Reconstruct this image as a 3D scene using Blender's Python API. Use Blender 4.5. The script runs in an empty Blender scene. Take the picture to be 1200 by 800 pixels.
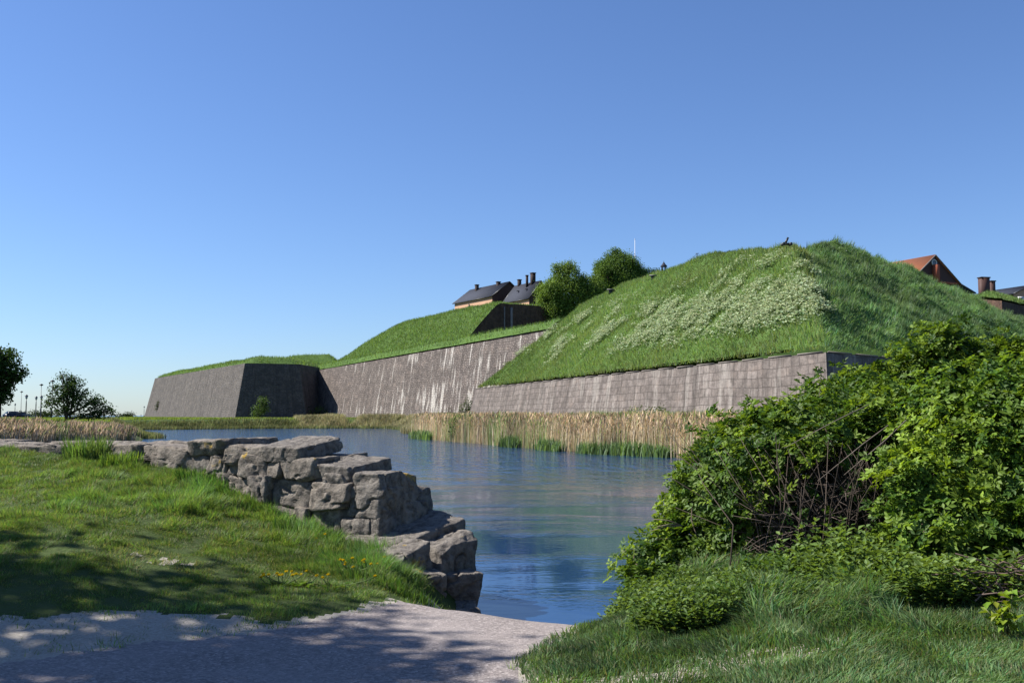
import bpy, math, random
import numpy as np
RNG = np.random.default_rng(11)
random.seed(5)
R = math.radians
SC = bpy.context.scene
COL = SC.collection

# ------------------------------------------------------------------ camera
EYE = np.array([0.0, 0.0, 1.6])
F = 1167.0
PITCH = math.atan(86.5 / F)
def P(px, py, Y):
    u = (px - 600.0) / F; v = (400.0 - py) / F
    d = np.array([u, math.cos(PITCH) - v * math.sin(PITCH), math.sin(PITCH) + v * math.cos(PITCH)])
    return EYE + d * (Y / d[1])
def project(p):
    q = p - EYE
    f = q[:, 1] * math.cos(PITCH) + q[:, 2] * math.sin(PITCH)
    up = -q[:, 1] * math.sin(PITCH) + q[:, 2] * math.cos(PITCH)
    f = np.maximum(f, .01)
    return 600 + F * q[:, 0] / f, 400 - F * up / f
cam = bpy.data.cameras.new('camera'); cam.lens = 35.0; cam.sensor_width = 36.0
cam.clip_start = .1; cam.clip_end = 9000
co = bpy.data.objects.new('camera', cam); COL.objects.link(co)
co.location = EYE; co.rotation_euler = (R(90) + PITCH, 0, 0)
SC.camera = co

# ------------------------------------------------------------------ numpy noise
def _hash(ix, iy, iz, s):
    n = (ix * 374761393 + iy * 668265263 + iz * 1440662683 + s * 974634721) & 0xffffffff
    n = ((n ^ (n >> 13)) * 1274126177) & 0xffffffff
    n = n ^ (n >> 16)
    return n / 4294967295.0 * 2 - 1
def vnoise(p, s=0):
    p = np.asarray(p, float)
    if p.shape[1] == 2: p = np.c_[p, np.zeros(len(p))]
    i = np.floor(p).astype(np.int64); f = p - i
    f = f * f * (3 - 2 * f)
    r = 0
    for dx in (0, 1):
        wx = f[:, 0] if dx else 1 - f[:, 0]
        for dy in (0, 1):
            wy = f[:, 1] if dy else 1 - f[:, 1]
            for dz in (0, 1):
                wz = f[:, 2] if dz else 1 - f[:, 2]
                r = r + wx * wy * wz * _hash(i[:, 0] + dx, i[:, 1] + dy, i[:, 2] + dz, s)
    return r
def fbm(p, o=3, s=0):
    p = np.asarray(p, float); r = 0; a = 1; t = 0
    for k in range(o):
        r = r + a * vnoise(p * (2 ** k) + 13.7 * k, s + k); t += a; a *= .5
    return r / t
def sstep(a, b, x):
    t = np.clip((x - a) / (b - a), 0, 1); return t * t * (3 - 2 * t)

# ------------------------------------------------------------------ mesh building
class Geo:
    def __init__(s): s.V = []; s.F = {}; s.C = []; s.UV = []; s.n = 0
    def add(s, V, faces, col=None, uv=None):
        V = np.asarray(V, float)
        for f in (faces if isinstance(faces, list) else [faces]):
            f = np.asarray(f, np.int64)
            if f.size: s.F.setdefault(f.shape[1], []).append(f + s.n)
        s.V.append(V); s.n += len(V)
        if col is not None:
            c = np.asarray(col, float)
            if c.ndim == 1: c = np.tile(c, (len(V), 1))
            s.C.append(c)
        if uv is not None: s.UV.append(np.asarray(uv, float))
        return s
    def build(s, name, mat, parent=None, smooth=False):
        V = np.concatenate(s.V)
        if parent is not None: V = V - np.array(parent['base_pos'])
        me = bpy.data.meshes.new(name)
        me.vertices.add(len(V)); me.vertices.foreach_set('co', V.astype(np.float32).ravel())
        idx = []; st = []; k0 = 0
        for k, L in s.F.items():
            f = np.concatenate(L); idx.append(f.ravel())
            st.append(k0 + np.arange(len(f)) * k); k0 += f.size
        idx = np.concatenate(idx); st = np.concatenate(st)
        me.loops.add(len(idx)); me.loops.foreach_set('vertex_index', idx.astype(np.int32))
        me.polygons.add(len(st)); me.polygons.foreach_set('loop_start', st.astype(np.int32))
        if smooth: me.polygons.foreach_set('use_smooth', np.ones(len(st), bool))
        me.update(calc_edges=True)
        if s.C:
            c = np.concatenate(s.C)
            if len(c) == len(V):
                a = me.color_attributes.new('Col', 'FLOAT_COLOR', 'POINT')
                a.data.foreach_set('color', np.c_[c, np.ones(len(c))].astype(np.float32).ravel())
        if s.UV:
            u = np.concatenate(s.UV)
            if len(u) == len(V):
                l = me.uv_layers.new(name='UVMap')
                l.data.foreach_set('uv', u[idx].astype(np.float32).ravel())
        me.validate()
        me.materials.append(mat)
        o = bpy.data.objects.new(name, me); COL.objects.link(o)
        if parent is not None: o.parent = parent
        return o
def tag(o, label=None, cat=None, group=None, kind=None):
    if label: o['label'] = label
    if cat: o['category'] = cat
    if group: o['group'] = group
    if kind: o['kind'] = kind
    return o
def thing(name, loc, label, cat, group=None):
    o = bpy.data.objects.new(name, None); COL.objects.link(o)
    o.empty_display_size = .2
    o.location = [float(v) for v in loc]
    o['base_pos'] = [float(v) for v in loc]
    return tag(o, label, cat, group)
def dup(root, loc, label, rotz=0.0):
    r = root.copy(); COL.objects.link(r); r.location = [float(v) for v in loc]
    r.rotation_euler = (0, 0, rotz); r['label'] = label
    for ch in list(root.children):
        c = ch.copy(); COL.objects.link(c); c.parent = r
        for g in ch.children:
            d = g.copy(); COL.objects.link(d); d.parent = c
    return r

BOXF = np.array([[0, 3, 2, 1], [4, 5, 6, 7], [0, 1, 5, 4], [1, 2, 6, 5], [2, 3, 7, 6], [3, 0, 4, 7]])
def box(g, c, size, rot=0.0, col=None, taper=1.0):
    sx, sy, sz = [v / 2 for v in size]
    p = np.array([[-sx, -sy, -sz], [sx, -sy, -sz], [sx, sy, -sz], [-sx, sy, -sz],
                  [-sx * taper, -sy * taper, sz], [sx * taper, -sy * taper, sz], [sx * taper, sy * taper, sz], [-sx * taper, sy * taper, sz]])
    ca, sa = math.cos(rot), math.sin(rot)
    q = np.c_[p[:, 0] * ca - p[:, 1] * sa, p[:, 0] * sa + p[:, 1] * ca, p[:, 2]] + np.array(c)
    g.add(q, BOXF, col)
def tube(g, path, rad, n=6, col=None, cap=True):
    path = np.asarray(path, float); K = len(path)
    rad = np.broadcast_to(np.asarray(rad, float), (K,))
    t = np.gradient(path, axis=0); t /= np.linalg.norm(t, axis=1)[:, None] + 1e-9
    ref = np.array([0, 0, 1.0]) if abs(t[0, 2]) < .9 else np.array([1.0, 0, 0])
    a = np.cross(t, ref); a /= np.linalg.norm(a, axis=1)[:, None] + 1e-9
    b = np.cross(t, a)
    th = np.arange(n) / n * 2 * math.pi
    V = path[:, None, :] + rad[:, None, None] * (np.cos(th)[None, :, None] * a[:, None, :] + np.sin(th)[None, :, None] * b[:, None, :])
    V = V.reshape(-1, 3)
    i = np.arange(K - 1)[:, None] * n; j = np.arange(n)[None, :]; j2 = (j + 1) % n
    Fq = np.stack([i + j, i + j2, i + n + j2, i + n + j], -1).reshape(-1, 4)
    fs = [Fq]
    if cap and n > 2: fs.append(np.array([np.arange(n)[::-1]])); fs.append(np.array([np.arange(n) + (K - 1) * n]))
    g.add(V, fs, col)
def lathe(g, base, prof, n=12, col=None):
    base = np.array(base, float)
    tube(g, [base + np.array([0, 0, z]) for r, z in prof], [max(r, .001) for r, z in prof], n, col)

def blades(g, Pt, H, W, lean, col, tri=False):
    N = len(Pt); ang = RNG.uniform(0, math.pi, N)
    d = np.c_[np.cos(ang), np.sin(ang), np.zeros(N)] * (W / 2)[:, None]
    up = np.array([0, 0, 1.0])
    tip = Pt + up * H[:, None] + np.c_[lean, np.zeros(N)]
    tip[:, 2] -= .3 * np.hypot(lean[:, 0], lean[:, 1])
    if tri:
        V = np.stack([Pt - d, Pt + d, tip], 1).reshape(-1, 3)
        i = np.arange(N)[:, None] * 3
        g.add(V, (i + np.array([[0, 1, 2]])), np.repeat(col, 3, 0)); return
    mid = Pt + up * (H * .55)[:, None] + np.c_[lean, np.zeros(N)] * .3
    V = np.stack([Pt - d, Pt + d, mid - d * .8, mid + d * .8, tip], 1).reshape(-1, 3)
    i = np.arange(N)[:, None] * 5
    g.add(V, [i + np.array([[0, 1, 3, 2]]), i + np.array([[2, 3, 4]])], np.repeat(col, 5, 0))

def norm(v): return v / (np.linalg.norm(v, axis=-1, keepdims=True) + 1e-9)
def leaves(g, C, D, U, L, W, col, fold=.25):
    """pointed folded leaf from C along D, blade facing U"""
    D = norm(D); S = norm(np.cross(D, U)); U2 = np.cross(S, D)
    L = L[:, None]; W = W[:, None]
    V = np.stack([C, C + D * L * .45 + S * W / 2 + U2 * W * fold, C + D * L - U2 * L * .12, C + D * L * .45 - S * W / 2 + U2 * W * fold], 1).reshape(-1, 3)
    i = np.arange(len(C))[:, None] * 4
    g.add(V, [i + np.array([[0, 1, 2]]), i + np.array([[0, 2, 3]])], np.repeat(col, 4, 0))
def rdir(n):
    v = RNG.normal(size=(n, 3)); return norm(v)
def tint(base, n, amt=.25, hue=.12):
    c = np.tile(np.array(base, float), (n, 1)) * (1 + amt * RNG.normal(size=(n, 1)).clip(-1.8, 1.8))
    c[:, 0] *= 1 + hue * RNG.normal(size=n); c[:, 2] *= 1 + hue * RNG.normal(size=n)
    return c.clip(.004, 1)

# ------------------------------------------------------------------ polygons
def sdf(x, y, poly, segs=None):
    """>0 inside; nearest point returned too"""
    p = np.asarray(poly, float); n = len(p)
    best = np.full(x.shape, 1e18); bx = np.zeros_like(x); by = np.zeros_like(y)
    ins = np.zeros(x.shape, bool)
    for i in range(n):
        a = p[i]; b = p[(i + 1) % n]; e = b - a
        t = np.clip(((x - a[0]) * e[0] + (y - a[1]) * e[1]) / (e @ e), 0, 1)
        qx = a[0] + t * e[0]; qy = a[1] + t * e[1]
        d = (x - qx) ** 2 + (y - qy) ** 2
        m = d < best
        best = np.where(m, d, best); bx = np.where(m, qx, bx); by = np.where(m, qy, by)
        c = ((a[1] > y) != (b[1] > y)) & (x < (b[0] - a[0]) * (y - a[1]) / (b[1] - a[1] + 1e-12) + a[0])
        ins ^= c
    return np.where(ins, 1, -1) * np.sqrt(best), bx, by

# ------------------------------------------------------------------ materials
TONE = .78      # scales every base colour to its real-world albedo at this exposure
class Mat:
    def __init__(s, name):
        s.m = bpy.data.materials.new(name); s.m.use_nodes = True
        s.nt = s.m.node_tree; s.nt.nodes.clear()
        s.out = s.nt.nodes.new('ShaderNodeOutputMaterial')
    def n(s, typ, ins=None, **props):
        nd = s.nt.nodes.new('ShaderNode' + typ)
        for k, v in props.items(): setattr(nd, k, v)
        for k, v in (ins or {}).items():
            if isinstance(v, bpy.types.NodeSocket): s.nt.links.new(v, nd.inputs[k])
            else: nd.inputs[k].default_value = v
        return nd
    def pos(s, sc=(1, 1, 1)):
        return s.n('Mapping', {0: s.n('NewGeometry').outputs['Position'], 'Scale': sc}).outputs[0]
    def uv(s, sc=(1, 1, 1)):
        return s.n('Mapping', {0: s.n('UVMap').outputs[0], 'Scale': sc}).outputs[0]
    def noise(s, vec, scale, detail=4, rough=.55):
        return s.n('TexNoise', {'Vector': vec, 'Scale': scale, 'Detail': detail, 'Roughness': rough}).outputs[0]
    def ramp(s, fac, stops):
        r = s.n('ValToRGB', {0: fac}); e = r.color_ramp.elements
        while len(e) < len(stops): e.new(.5)
        for el, (p, c) in zip(e, stops):
            el.position = p; el.color = (c, c, c, 1) if isinstance(c, (int, float)) else (*c, 1)
        return r.outputs[0]
    def mix(s, fac, a, b, mode='MIX'):
        nd = s.nt.nodes.new('ShaderNodeMix'); nd.data_type = 'RGBA'; nd.blend_type = mode
        for k, v in ((0, fac), (6, a), (7, b)):
            if isinstance(v, bpy.types.NodeSocket): s.nt.links.new(v, nd.inputs[k])
            else: nd.inputs[k].default_value = v if k == 0 else (*v, 1)
        return nd.outputs[2]
    def math(s, op, a, b=0.0, c=None):
        d = {0: a, 1: b}
        if c is not None: d[2] = c
        return s.n('Math', d, operation=op).outputs[0]
    def bump(s, h, strength, dist, normal=None):
        d = {'Height': h, 'Strength': strength, 'Distance': dist}
        if normal is not None: d['Normal'] = normal
        return s.n('Bump', d).outputs[0]
    def fin(s, color, rough=.8, spec=.3, bump=None, **extra):
        color = s.mix(1.0, color, (TONE,) * 3, 'MULTIPLY') if isinstance(color, bpy.types.NodeSocket) else tuple(v * TONE for v in color)
        b = s.n('BsdfPrincipled', {'Roughness': rough, 'Specular IOR Level': spec})
        for k, v in (('Base Color', color),):
            if isinstance(v, bpy.types.NodeSocket): s.nt.links.new(v, b.inputs[k])
            else: b.inputs[k].default_value = (*v, 1)
        for k, v in extra.items(): b.inputs[k.replace('_', ' ')].default_value = v
        if bump is not None: s.nt.links.new(bump, b.inputs['Normal'])
        s.nt.links.new(b.outputs[0], s.out.inputs[0]); return s.m

def plain(name, c, rough=.6, spec=.4, metal=0.0, var=.25, scale=6.0):
    m = Mat(name); nz = m.noise(m.pos(), scale, 5)
    c1 = tuple(v * (1 - var) for v in c); c2 = tuple(min(1, v * (1 + var)) for v in c)
    return m.fin(m.mix(nz, c1, c2), rough, spec, m.bump(nz, .2, .02), Metallic=metal)
def leafmat(name, trans=.35, rough=.5, spec=.35, warm=(1.25, 1.15, .6)):
    m = Mat(name); a = m.mix(1.0, m.n('VertexColor', layer_name='Col').outputs[0], (TONE,) * 3, 'MULTIPLY')
    b = m.n('BsdfPrincipled', {'Base Color': a, 'Roughness': rough, 'Specular IOR Level': spec})
    t = m.n('BsdfTranslucent', {'Color': m.mix(1.0, a, warm, 'MULTIPLY')})
    x = m.n('MixShader', {0: trans, 1: b.outputs[0], 2: t.outputs[0]})
    m.nt.links.new(x.outputs[0], m.out.inputs[0]); return m.m

def mk_ground(name, c1, c2, c3, sc=.8):
    m = Mat(name); p = m.pos()
    a = m.noise(p, sc, 6); b = m.noise(p, sc * 14, 6, .7); d = m.noise(p, sc * .12, 3)
    c = m.mix(m.ramp(a, [(.35, 0.), (.65, 1.)]), c1, c2)
    c = m.mix(m.ramp(b, [(.45, 0.), (.7, .6)]), c, c3)
    c = m.mix(m.ramp(d, [(.4, 0.), (.7, .35)]), c, tuple(v * 1.5 for v in c2))
    return m.fin(c, .95, .1, m.bump(b, .8, .06, m.bump(a, .5, .2)))
M_ground = mk_ground('meadow_soil', (.05, .075, .02), (.075, .11, .03), (.09, .10, .045))
M_mound = mk_ground('rampart_turf', (.06, .11, .024), (.085, .15, .035), (.10, .15, .05), .5)

def mk_path():
    m = Mat('gravel_path'); p = m.pos()
    v = m.n('TexVoronoi', {'Vector': p, 'Scale': 55.0}); v2 = m.n('TexVoronoi', {'Vector': p, 'Scale': 130.0})
    big = m.noise(p, .9, 4); mid = m.noise(p, 6., 5)
    sep = m.n('SeparateColor', {0: v.outputs['Color']}).outputs[0]
    c = m.ramp(sep, [(0., (.10, .088, .082)), (.45, (.24, .205, .19)), (.8, (.33, .28, .26)), (1., (.52, .465, .425))])
    c = m.mix(.35, c, (.275, .228, .202))
    c = m.mix(m.ramp(big, [(.4, 0.), (.65, .45)]), c, (.35, .305, .285))
    c = m.mix(m.ramp(mid, [(.5, 0.), (.75, .3)]), c, (.2, .175, .16))
    return m.fin(c, .9, .25, m.bump(v2.outputs[0], .35, .004, m.bump(v.outputs[0], .5, .007, m.bump(mid, .25, .03))))
M_path = mk_path()
def mk_sand():
    m = Mat('sandy_soil'); p = m.pos()
    a = m.noise(p, 3., 6); b = m.noise(p, 45., 6, .7)
    c = m.mix(a, (.42, .37, .30), (.58, .53, .45))
    c = m.mix(m.ramp(b, [(.4, .5), (.6, 0.)]), c, (.25, .21, .16))
    return m.fin(c, .95, .15, m.bump(b, .7, .02, m.bump(a, .5, .08)))
M_sand = mk_sand()

def mk_granite():
    m = Mat('granite_blocks'); p = m.pos()
    a = m.noise(p, 1.6, 5); b = m.noise(p, 9., 7, .68); s = m.noise(p, 70., 3, .7); lich = m.noise(p, 2.3, 6, .6)
    cr = m.n('TexVoronoi', {'Vector': m.mix(.06, p, m.n('TexNoise', {'Vector': p, 'Scale': 5.}).outputs[1], 'ADD'), 'Scale': 2.2}, feature='DISTANCE_TO_EDGE').outputs[0]
    isl = m.n('NewGeometry').outputs['Random Per Island']
    c = m.mix(m.ramp(a, [(.3, 0.), (.7, 1.)]), (.225, .185, .145), (.36, .305, .245))
    c = m.mix(m.ramp(isl, [(0., .0), (1., .5)]), c, (.20, .187, .17))
    c = m.mix(m.ramp(b, [(.38, .85), (.55, 0.)]), c, (.085, .072, .06))
    c = m.mix(m.ramp(s, [(.55, 0.), (.75, .4)]), c, (.42, .39, .35))
    c = m.mix(m.ramp(b, [(.60, 0.), (.72, .55)]), c, (.43, .40, .36))
    c = m.mix(m.ramp(m.math('ADD', lich, m.math('MULTIPLY', m.math('SUBTRACT', b, .5), .35)), [(.645, 0.), (.70, .85)]), c, (.52, .33, .04))
    h = m.math('ADD', m.math('MULTIPLY', b, .7), m.math('MULTIPLY', s, .12))
    return m.fin(c, .88, .25, m.bump(h, 1.0, .085, m.bump(a, .5, .12)))
M_granite = mk_granite()
M_mortar = plain('old_mortar', (.12, .105, .088), .95, .1, var=.4, scale=14.)

def mk_masonry(name, bw, rh, ca, cb, mort, streak, white, wpow, seed=0., msz=.028, warp=1.0, cells=False):
    m = Mat(name); u0 = m.uv()
    w = m.n('TexNoise', {'Vector': u0, 'Scale': 1.1, 'Detail': 3.}).outputs[1]
    w2 = m.n('TexNoise', {'Vector': u0, 'Scale': .22, 'Detail': 2.}).outputs[1]
    u = m.n('VectorMath', {0: u0, 1: m.n('VectorMath', {0: w, 1: (.16 * warp, .10 * warp, 0)}, operation='MULTIPLY').outputs[0]}, operation='ADD').outputs[0]
    u = m.n('VectorMath', {0: u, 1: m.n('VectorMath', {0: w2, 1: (.7 * warp, .5 * warp, 0)}, operation='MULTIPLY').outputs[0]}, operation='ADD').outputs[0]
    br = m.n('TexBrick', {'Vector': u, 'Color1': (0, 0, 0, 1), 'Color2': (1, 1, 1, 1), 'Mortar': (.5, .5, .5, 1), 'Scale': 1., 'Mortar Size': msz,
                          'Mortar Smooth': .3, 'Bias': 0., 'Brick Width': bw, 'Row Height': rh}, offset=.5, squash=.75, squash_frequency=3)
    per = m.n('SeparateColor', {0: br.outputs[0]}).outputs[0]; joint = br.outputs['Fac']
    if cells:
        cu = m.n('Mapping', {0: u, 'Scale': (1 / bw, 1 / rh, 1)}).outputs[0]
        vc = m.n('TexVoronoi', {'Vector': cu, 'Scale': 1., 'Randomness': .75}, voronoi_dimensions='2D', distance='CHEBYCHEV')
        ve = m.n('TexVoronoi', {'Vector': cu, 'Scale': 1., 'Randomness': .75}, voronoi_dimensions='2D', feature='DISTANCE_TO_EDGE')
        per = m.n('SeparateColor', {0: vc.outputs['Color']}).outputs[0]
        joint = m.ramp(ve.outputs[0], [(.0, 1.), (.14, 0.)])
    big = m.noise(u0, .16, 4); mid = m.noise(u0, 2.4, 6, .65); fine = m.noise(u0, 9., 5, .7)
    c = m.mix(per, ca, cb)
    c = m.mix(m.ramp(big, [(.35, 0.), (.65, .55)]), c, tuple(v * .78 for v in ca))
    c = m.mix(m.ramp(mid, [(.35, .7), (.56, 0.)]), c, tuple(v * .5 for v in ca))
    c = m.mix(m.ramp(fine, [(.58, 0.), (.75, .5)]), c, tuple(min(1, v * 1.7) for v in cb))
    c = m.mix(m.math('MULTIPLY', joint, .75), c, mort)
    st = m.noise(m.uv((1.15, .05, 1)), 1., 5, .6)
    c = m.mix(m.ramp(st, [(.50, 0.), (.66, streak)]), c, tuple(v * .38 for v in ca))
    blot = m.noise(u0, .75, 6, .7)
    c = m.mix(m.ramp(blot, [(.40, .55), (.52, 0.)]), c, tuple(v * .5 for v in ca))
    c = m.mix(m.ramp(blot, [(.55, 0.), (.70, .4)]), c, (cb[0] * 1.35, cb[1] * 1.22, cb[2] * 1.12))
    if white > 0:
        wz = m.noise(m.uv((1.25, .13, 1)), 1., 7, .66)
        patch = m.noise(m.uv((.085, .13, 1)), 1., 3)
        sp = m.n('SeparateXYZ', {0: u0})
        low = m.n('MapRange', {0: sp.outputs[1], 1: 0., 2: wpow, 3: .055, 4: -.02}).outputs[0]
        rgt = m.n('MapRange', {0: sp.outputs[0], 1: 15., 2: 70., 3: -.02, 4: .055}).outputs[0]
        k = m.math('ADD', m.math('ADD', wz, low), m.math('ADD', rgt, m.math('MULTIPLY', m.math('SUBTRACT', patch, .5), .45)))
        c = m.mix(m.ramp(k, [(.575, 0.), (.66, white)]), c, (.68, .66, .63))
        sp2 = m.noise(u0, 3.1, 3, .5)
        c = m.mix(m.ramp(sp2, [(.70, 0.), (.73, white * .8)]), c, (.66, .62, .60))
    h = m.math('ADD', m.math('MULTIPLY', m.math('SUBTRACT', 1., joint), .8), m.math('MULTIPLY', mid, .9))
    return m.fin(m.mix(1., c, (.98, .93, .86), 'MULTIPLY'), .9, .2, m.bump(h, .9, .12))
M_ashlar = mk_masonry('bastion_ashlar', 1.15, .56, (.20, .175, .165), (.285, .255, .245), (.12, .105, .10), .75, .22, 3.)
M_rubble = mk_masonry('curtain_rubble', .62, .40, (.19, .165, .155), (.30, .262, .245), (.10, .088, .082), .5, .72, 6., msz=.06, warp=1.6, cells=True)
M_farstone = mk_masonry('far_bastion_rubble', .55, .36, (.16, .15, .145), (.215, .20, .19), (.10, .09, .082), .65, .0, 6., msz=.05, warp=1.6, cells=True)
M_redbrick = mk_masonry('rampart_brick', .5, .16, (.12, .075, .058), (.20, .125, .095), (.15, .135, .12), .6, .0, 6., msz=.02)
M_coping = plain('coping_stone', (.27, .235, .205), .9, .2, var=.45, scale=1.3)

def mk_water():
    m = Mat('moat_water'); g = m.n('NewGeometry').outputs['Position']
    x = m.n('Mapping', {0: g, 'Scale': (.9, 1.7, 1)}).outputs[0]
    n1 = m.noise(x, 3.6, 3, .55); n2 = m.noise(m.n('Mapping', {0: g, 'Scale': (1.5, .6, 1), 'Rotation': (0, 0, .25)}).outputs[0], 1., 3, .55); n3 = m.noise(m.n('Mapping', {0: g, 'Scale': (1, 1, 1)}).outputs[0], 6.5, 2, .5)
    py = m.n('SeparateXYZ', {0: g}).outputs[1]
    w = m.n('TexNoise', {'Vector': m.n('Mapping', {0: g, 'Scale': (.05, .14, 1)}).outputs[0], 'Scale': 1., 'Detail': 3.}).outputs[0]
    pw = m.math('ADD', py, m.math('MULTIPLY', m.math('SUBTRACT', w, .5), 16.))
    k = m.n('MapRange', {0: pw, 1: 25., 2: 46., 3: .0, 4: 1.}, interpolation_type='SMOOTHSTEP').outputs[0]
    gust = m.n('MapRange', {0: m.n('TexNoise', {'Vector': m.n('Mapping', {0: g, 'Scale': (.22, .40, 1), 'Location': (.9, .35, 0)}).outputs[0], 'Scale': 1., 'Detail': 2.}).outputs[0], 1: .52, 2: .68, 3: 0., 4: .045}).outputs[0]
    hf = m.math('ADD', m.math('MULTIPLY', n1, .13), m.math('MULTIPLY', n2, .95))
    hn = m.math('ADD', m.math('MULTIPLY', n1, .8), m.math('MULTIPLY', n3, .3))
    b = m.n('Bump', {'Height': m.math('ADD', m.math('MULTIPLY', hf, k), m.math('MULTIPLY', hn, m.math('ADD', gust, .007))), 'Strength': 1., 'Distance': .30}).outputs[0]
    return m.fin((.011, .043, .118), .05, .5, b, IOR=1.333)
M_water = mk_water()
def mk_sea():
    m = Mat('sea_water'); p = m.pos((.01, .03, 1)); n1 = m.noise(p, 1., 4)
    return m.fin(m.mix(n1, (.10, .17, .27), (.14, .22, .33)), .3, .5, m.bump(n1, .5, 1.), IOR=1.333)
M_sea = mk_sea()

M_grass = leafmat('grass_blades', .42, .55, .25, (1.15, 1.2, .55))
M_leaf = leafmat('shrub_leaves', .38, .5, .18, (1.3, 1.25, .45))
M_tree = leafmat('tree_leaves', .34, .55, .12, (1.2, 1.2, .5))
M_reed = leafmat('dry_reed', .3, .75, .15, (1.1, 1.0, .8))
M_petal = leafmat('petals', .3, .6, .2, (1, 1, .9))
M_bark = plain('bark', (.09, .07, .055), .9, .15, var=.45, scale=9.)
M_stem = leafmat('rose_stems', .0, .75, .25)
M_iron = plain('black_iron', (.018, .02, .022), .45, .5, .0, .3)
M_pale = plain('pale_paint', (.72, .72, .70), .5, .4, 0., .08)
M_glass = plain('dark_glass', (.03, .04, .05), .08, .6, 0., .1)
M_lampglass = plain('lamp_glass', (.35, .38, .38), .15, .5, 0., .1)
M_slate = plain('slate_roof', (.052, .056, .072), .85, .12, 0., .3, 2.5)
M_plaster = plain('pink_plaster', (.60, .36, .23), .85, .2, 0., .12, .8)
M_brown = plain('brown_board_shaded_gable', (.085, .042, .034), .7, .3, 0., .3, 3.)
M_brick = plain('orange_brick', (.40, .115, .06), .85, .2, 0., .25, 5.)
M_chim = plain('sooty_chimney', (.045, .032, .03), .85, .2, 0., .3, 3.)
M_wood = plain('grey_trim', (.22, .21, .20), .7, .3)
def mk_tile():
    m = Mat('red_roof_tile'); p = m.pos()
    w = m.n('TexWave', {'Vector': p, 'Scale': 1.6, 'Distortion': .6, 'Detail': 2.}, bands_direction='Z').outputs[1]
    n1 = m.noise(p, 1.2, 5)
    c = m.mix(n1, (.52, .17, .075), (.68, .26, .12))
    return m.fin(m.mix(m.ramp(w, [(.3, .35), (.6, 0.)]), c, (.2, .07, .04)), .8, .25, m.bump(w, .5, .08))
M_tile = mk_tile()

# ------------------------------------------------------------------ light and sky
SUN_EL = R(45); SV = np.array([-.97, .14, 0]); SV /= np.linalg.norm(SV)
SDIR = np.array([SV[0] * math.cos(SUN_EL), SV[1] * math.cos(SUN_EL), math.sin(SUN_EL)])
sun = bpy.data.lights.new('sun', 'SUN'); sun.energy = 5.0; sun.angle = R(.53); sun.color = (1.0, .965, .91)
so = bpy.data.objects.new('sun', sun); COL.objects.link(so)
so.rotation_euler = (math.pi / 2 - SUN_EL, 0, math.atan2(SDIR[0], -SDIR[1]))
w = bpy.data.worlds.new('World'); SC.world = w; w.use_nodes = True
nt = w.node_tree; bg = nt.nodes['Background']
sky = nt.nodes.new('ShaderNodeTexSky'); sky.sky_type = 'NISHITA'; sky.sun_disc = False
sky.sun_elevation = SUN_EL; sky.sun_rotation = math.atan2(SDIR[0], SDIR[1])
sky.air_density = 1.0; sky.dust_density = .25; sky.ozone_density = 3.0; sky.altitude = 0
mx = nt.nodes.new('ShaderNodeMix'); mx.data_type = 'RGBA'; mx.blend_type = 'MULTIPLY'; mx.inputs[0].default_value = 1.0; mx.inputs[7].default_value = (.95, 1.14, 1.5, 1)
nt.links.new(sky.outputs[0], mx.inputs[6]); nt.links.new(mx.outputs[2], bg.inputs[0]); bg.inputs[1].default_value = .0505
SC.view_settings.view_transform = 'Standard'; SC.view_settings.look = 'None'
SC.view_settings.exposure = 1.0; SC.view_settings.gamma = 1.0
SC.render.engine = 'CYCLES'
SC.cycles.max_bounces = 8; SC.cycles.transparent_max_bounces = 4; SC.cycles.use_denoising = True

# ------------------------------------------------------------------ terrain
WF = np.array([(-1.5, 11.4), (-4.0, 12.93), (-5.7, 13.95), (-8.5, 15.2), (-12., 16.3), (-20., 18.), (-40., 21.)])   # front foot of the old stone wall
MOAT = [(-.3, 10.9), (-.75, 12.35), (-3.5, 14.0), (-5.3, 15.1), (-8.2, 16.4), (-12, 17.5), (-20, 19.3), (-40, 22.4), (-60, 25),
        (-60, 48), (-36, 52), (-27.5, 55), (-25.5, 60), (-27, 72), (-36, 98), (-48, 122), (-58, 138), (-58, 153), (-44, 165), (-28, 172), (-20.5, 169),
        (-16, 150), (-12.5, 120), (-9.4, 97), (-2.7, 79), (2.2, 65), (5, 57.7), (8.6, 53), (12.5, 43), (20, 39), (40, 52), (80, 95), (120, 140),
        (150, 70), (40, 30), (9, 20), (3.4, 13.6), (1.75, 10.9), (.9, 10.3)]
PATH = [(-30, 2.5), (-6, 5.5), (-3.4, 6.6), (-1.95, 7.45), (-1.2, 8.25), (-.75, 9.5), (-.3, 12.), (1.2, 12.), (.95, 9.4), (.68, 8.2), (.33, 7.45), (-.02, 6.6),
        (.12, 5.9), (1.2, 4.4), (4, -5), (-30, -5)]
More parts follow.
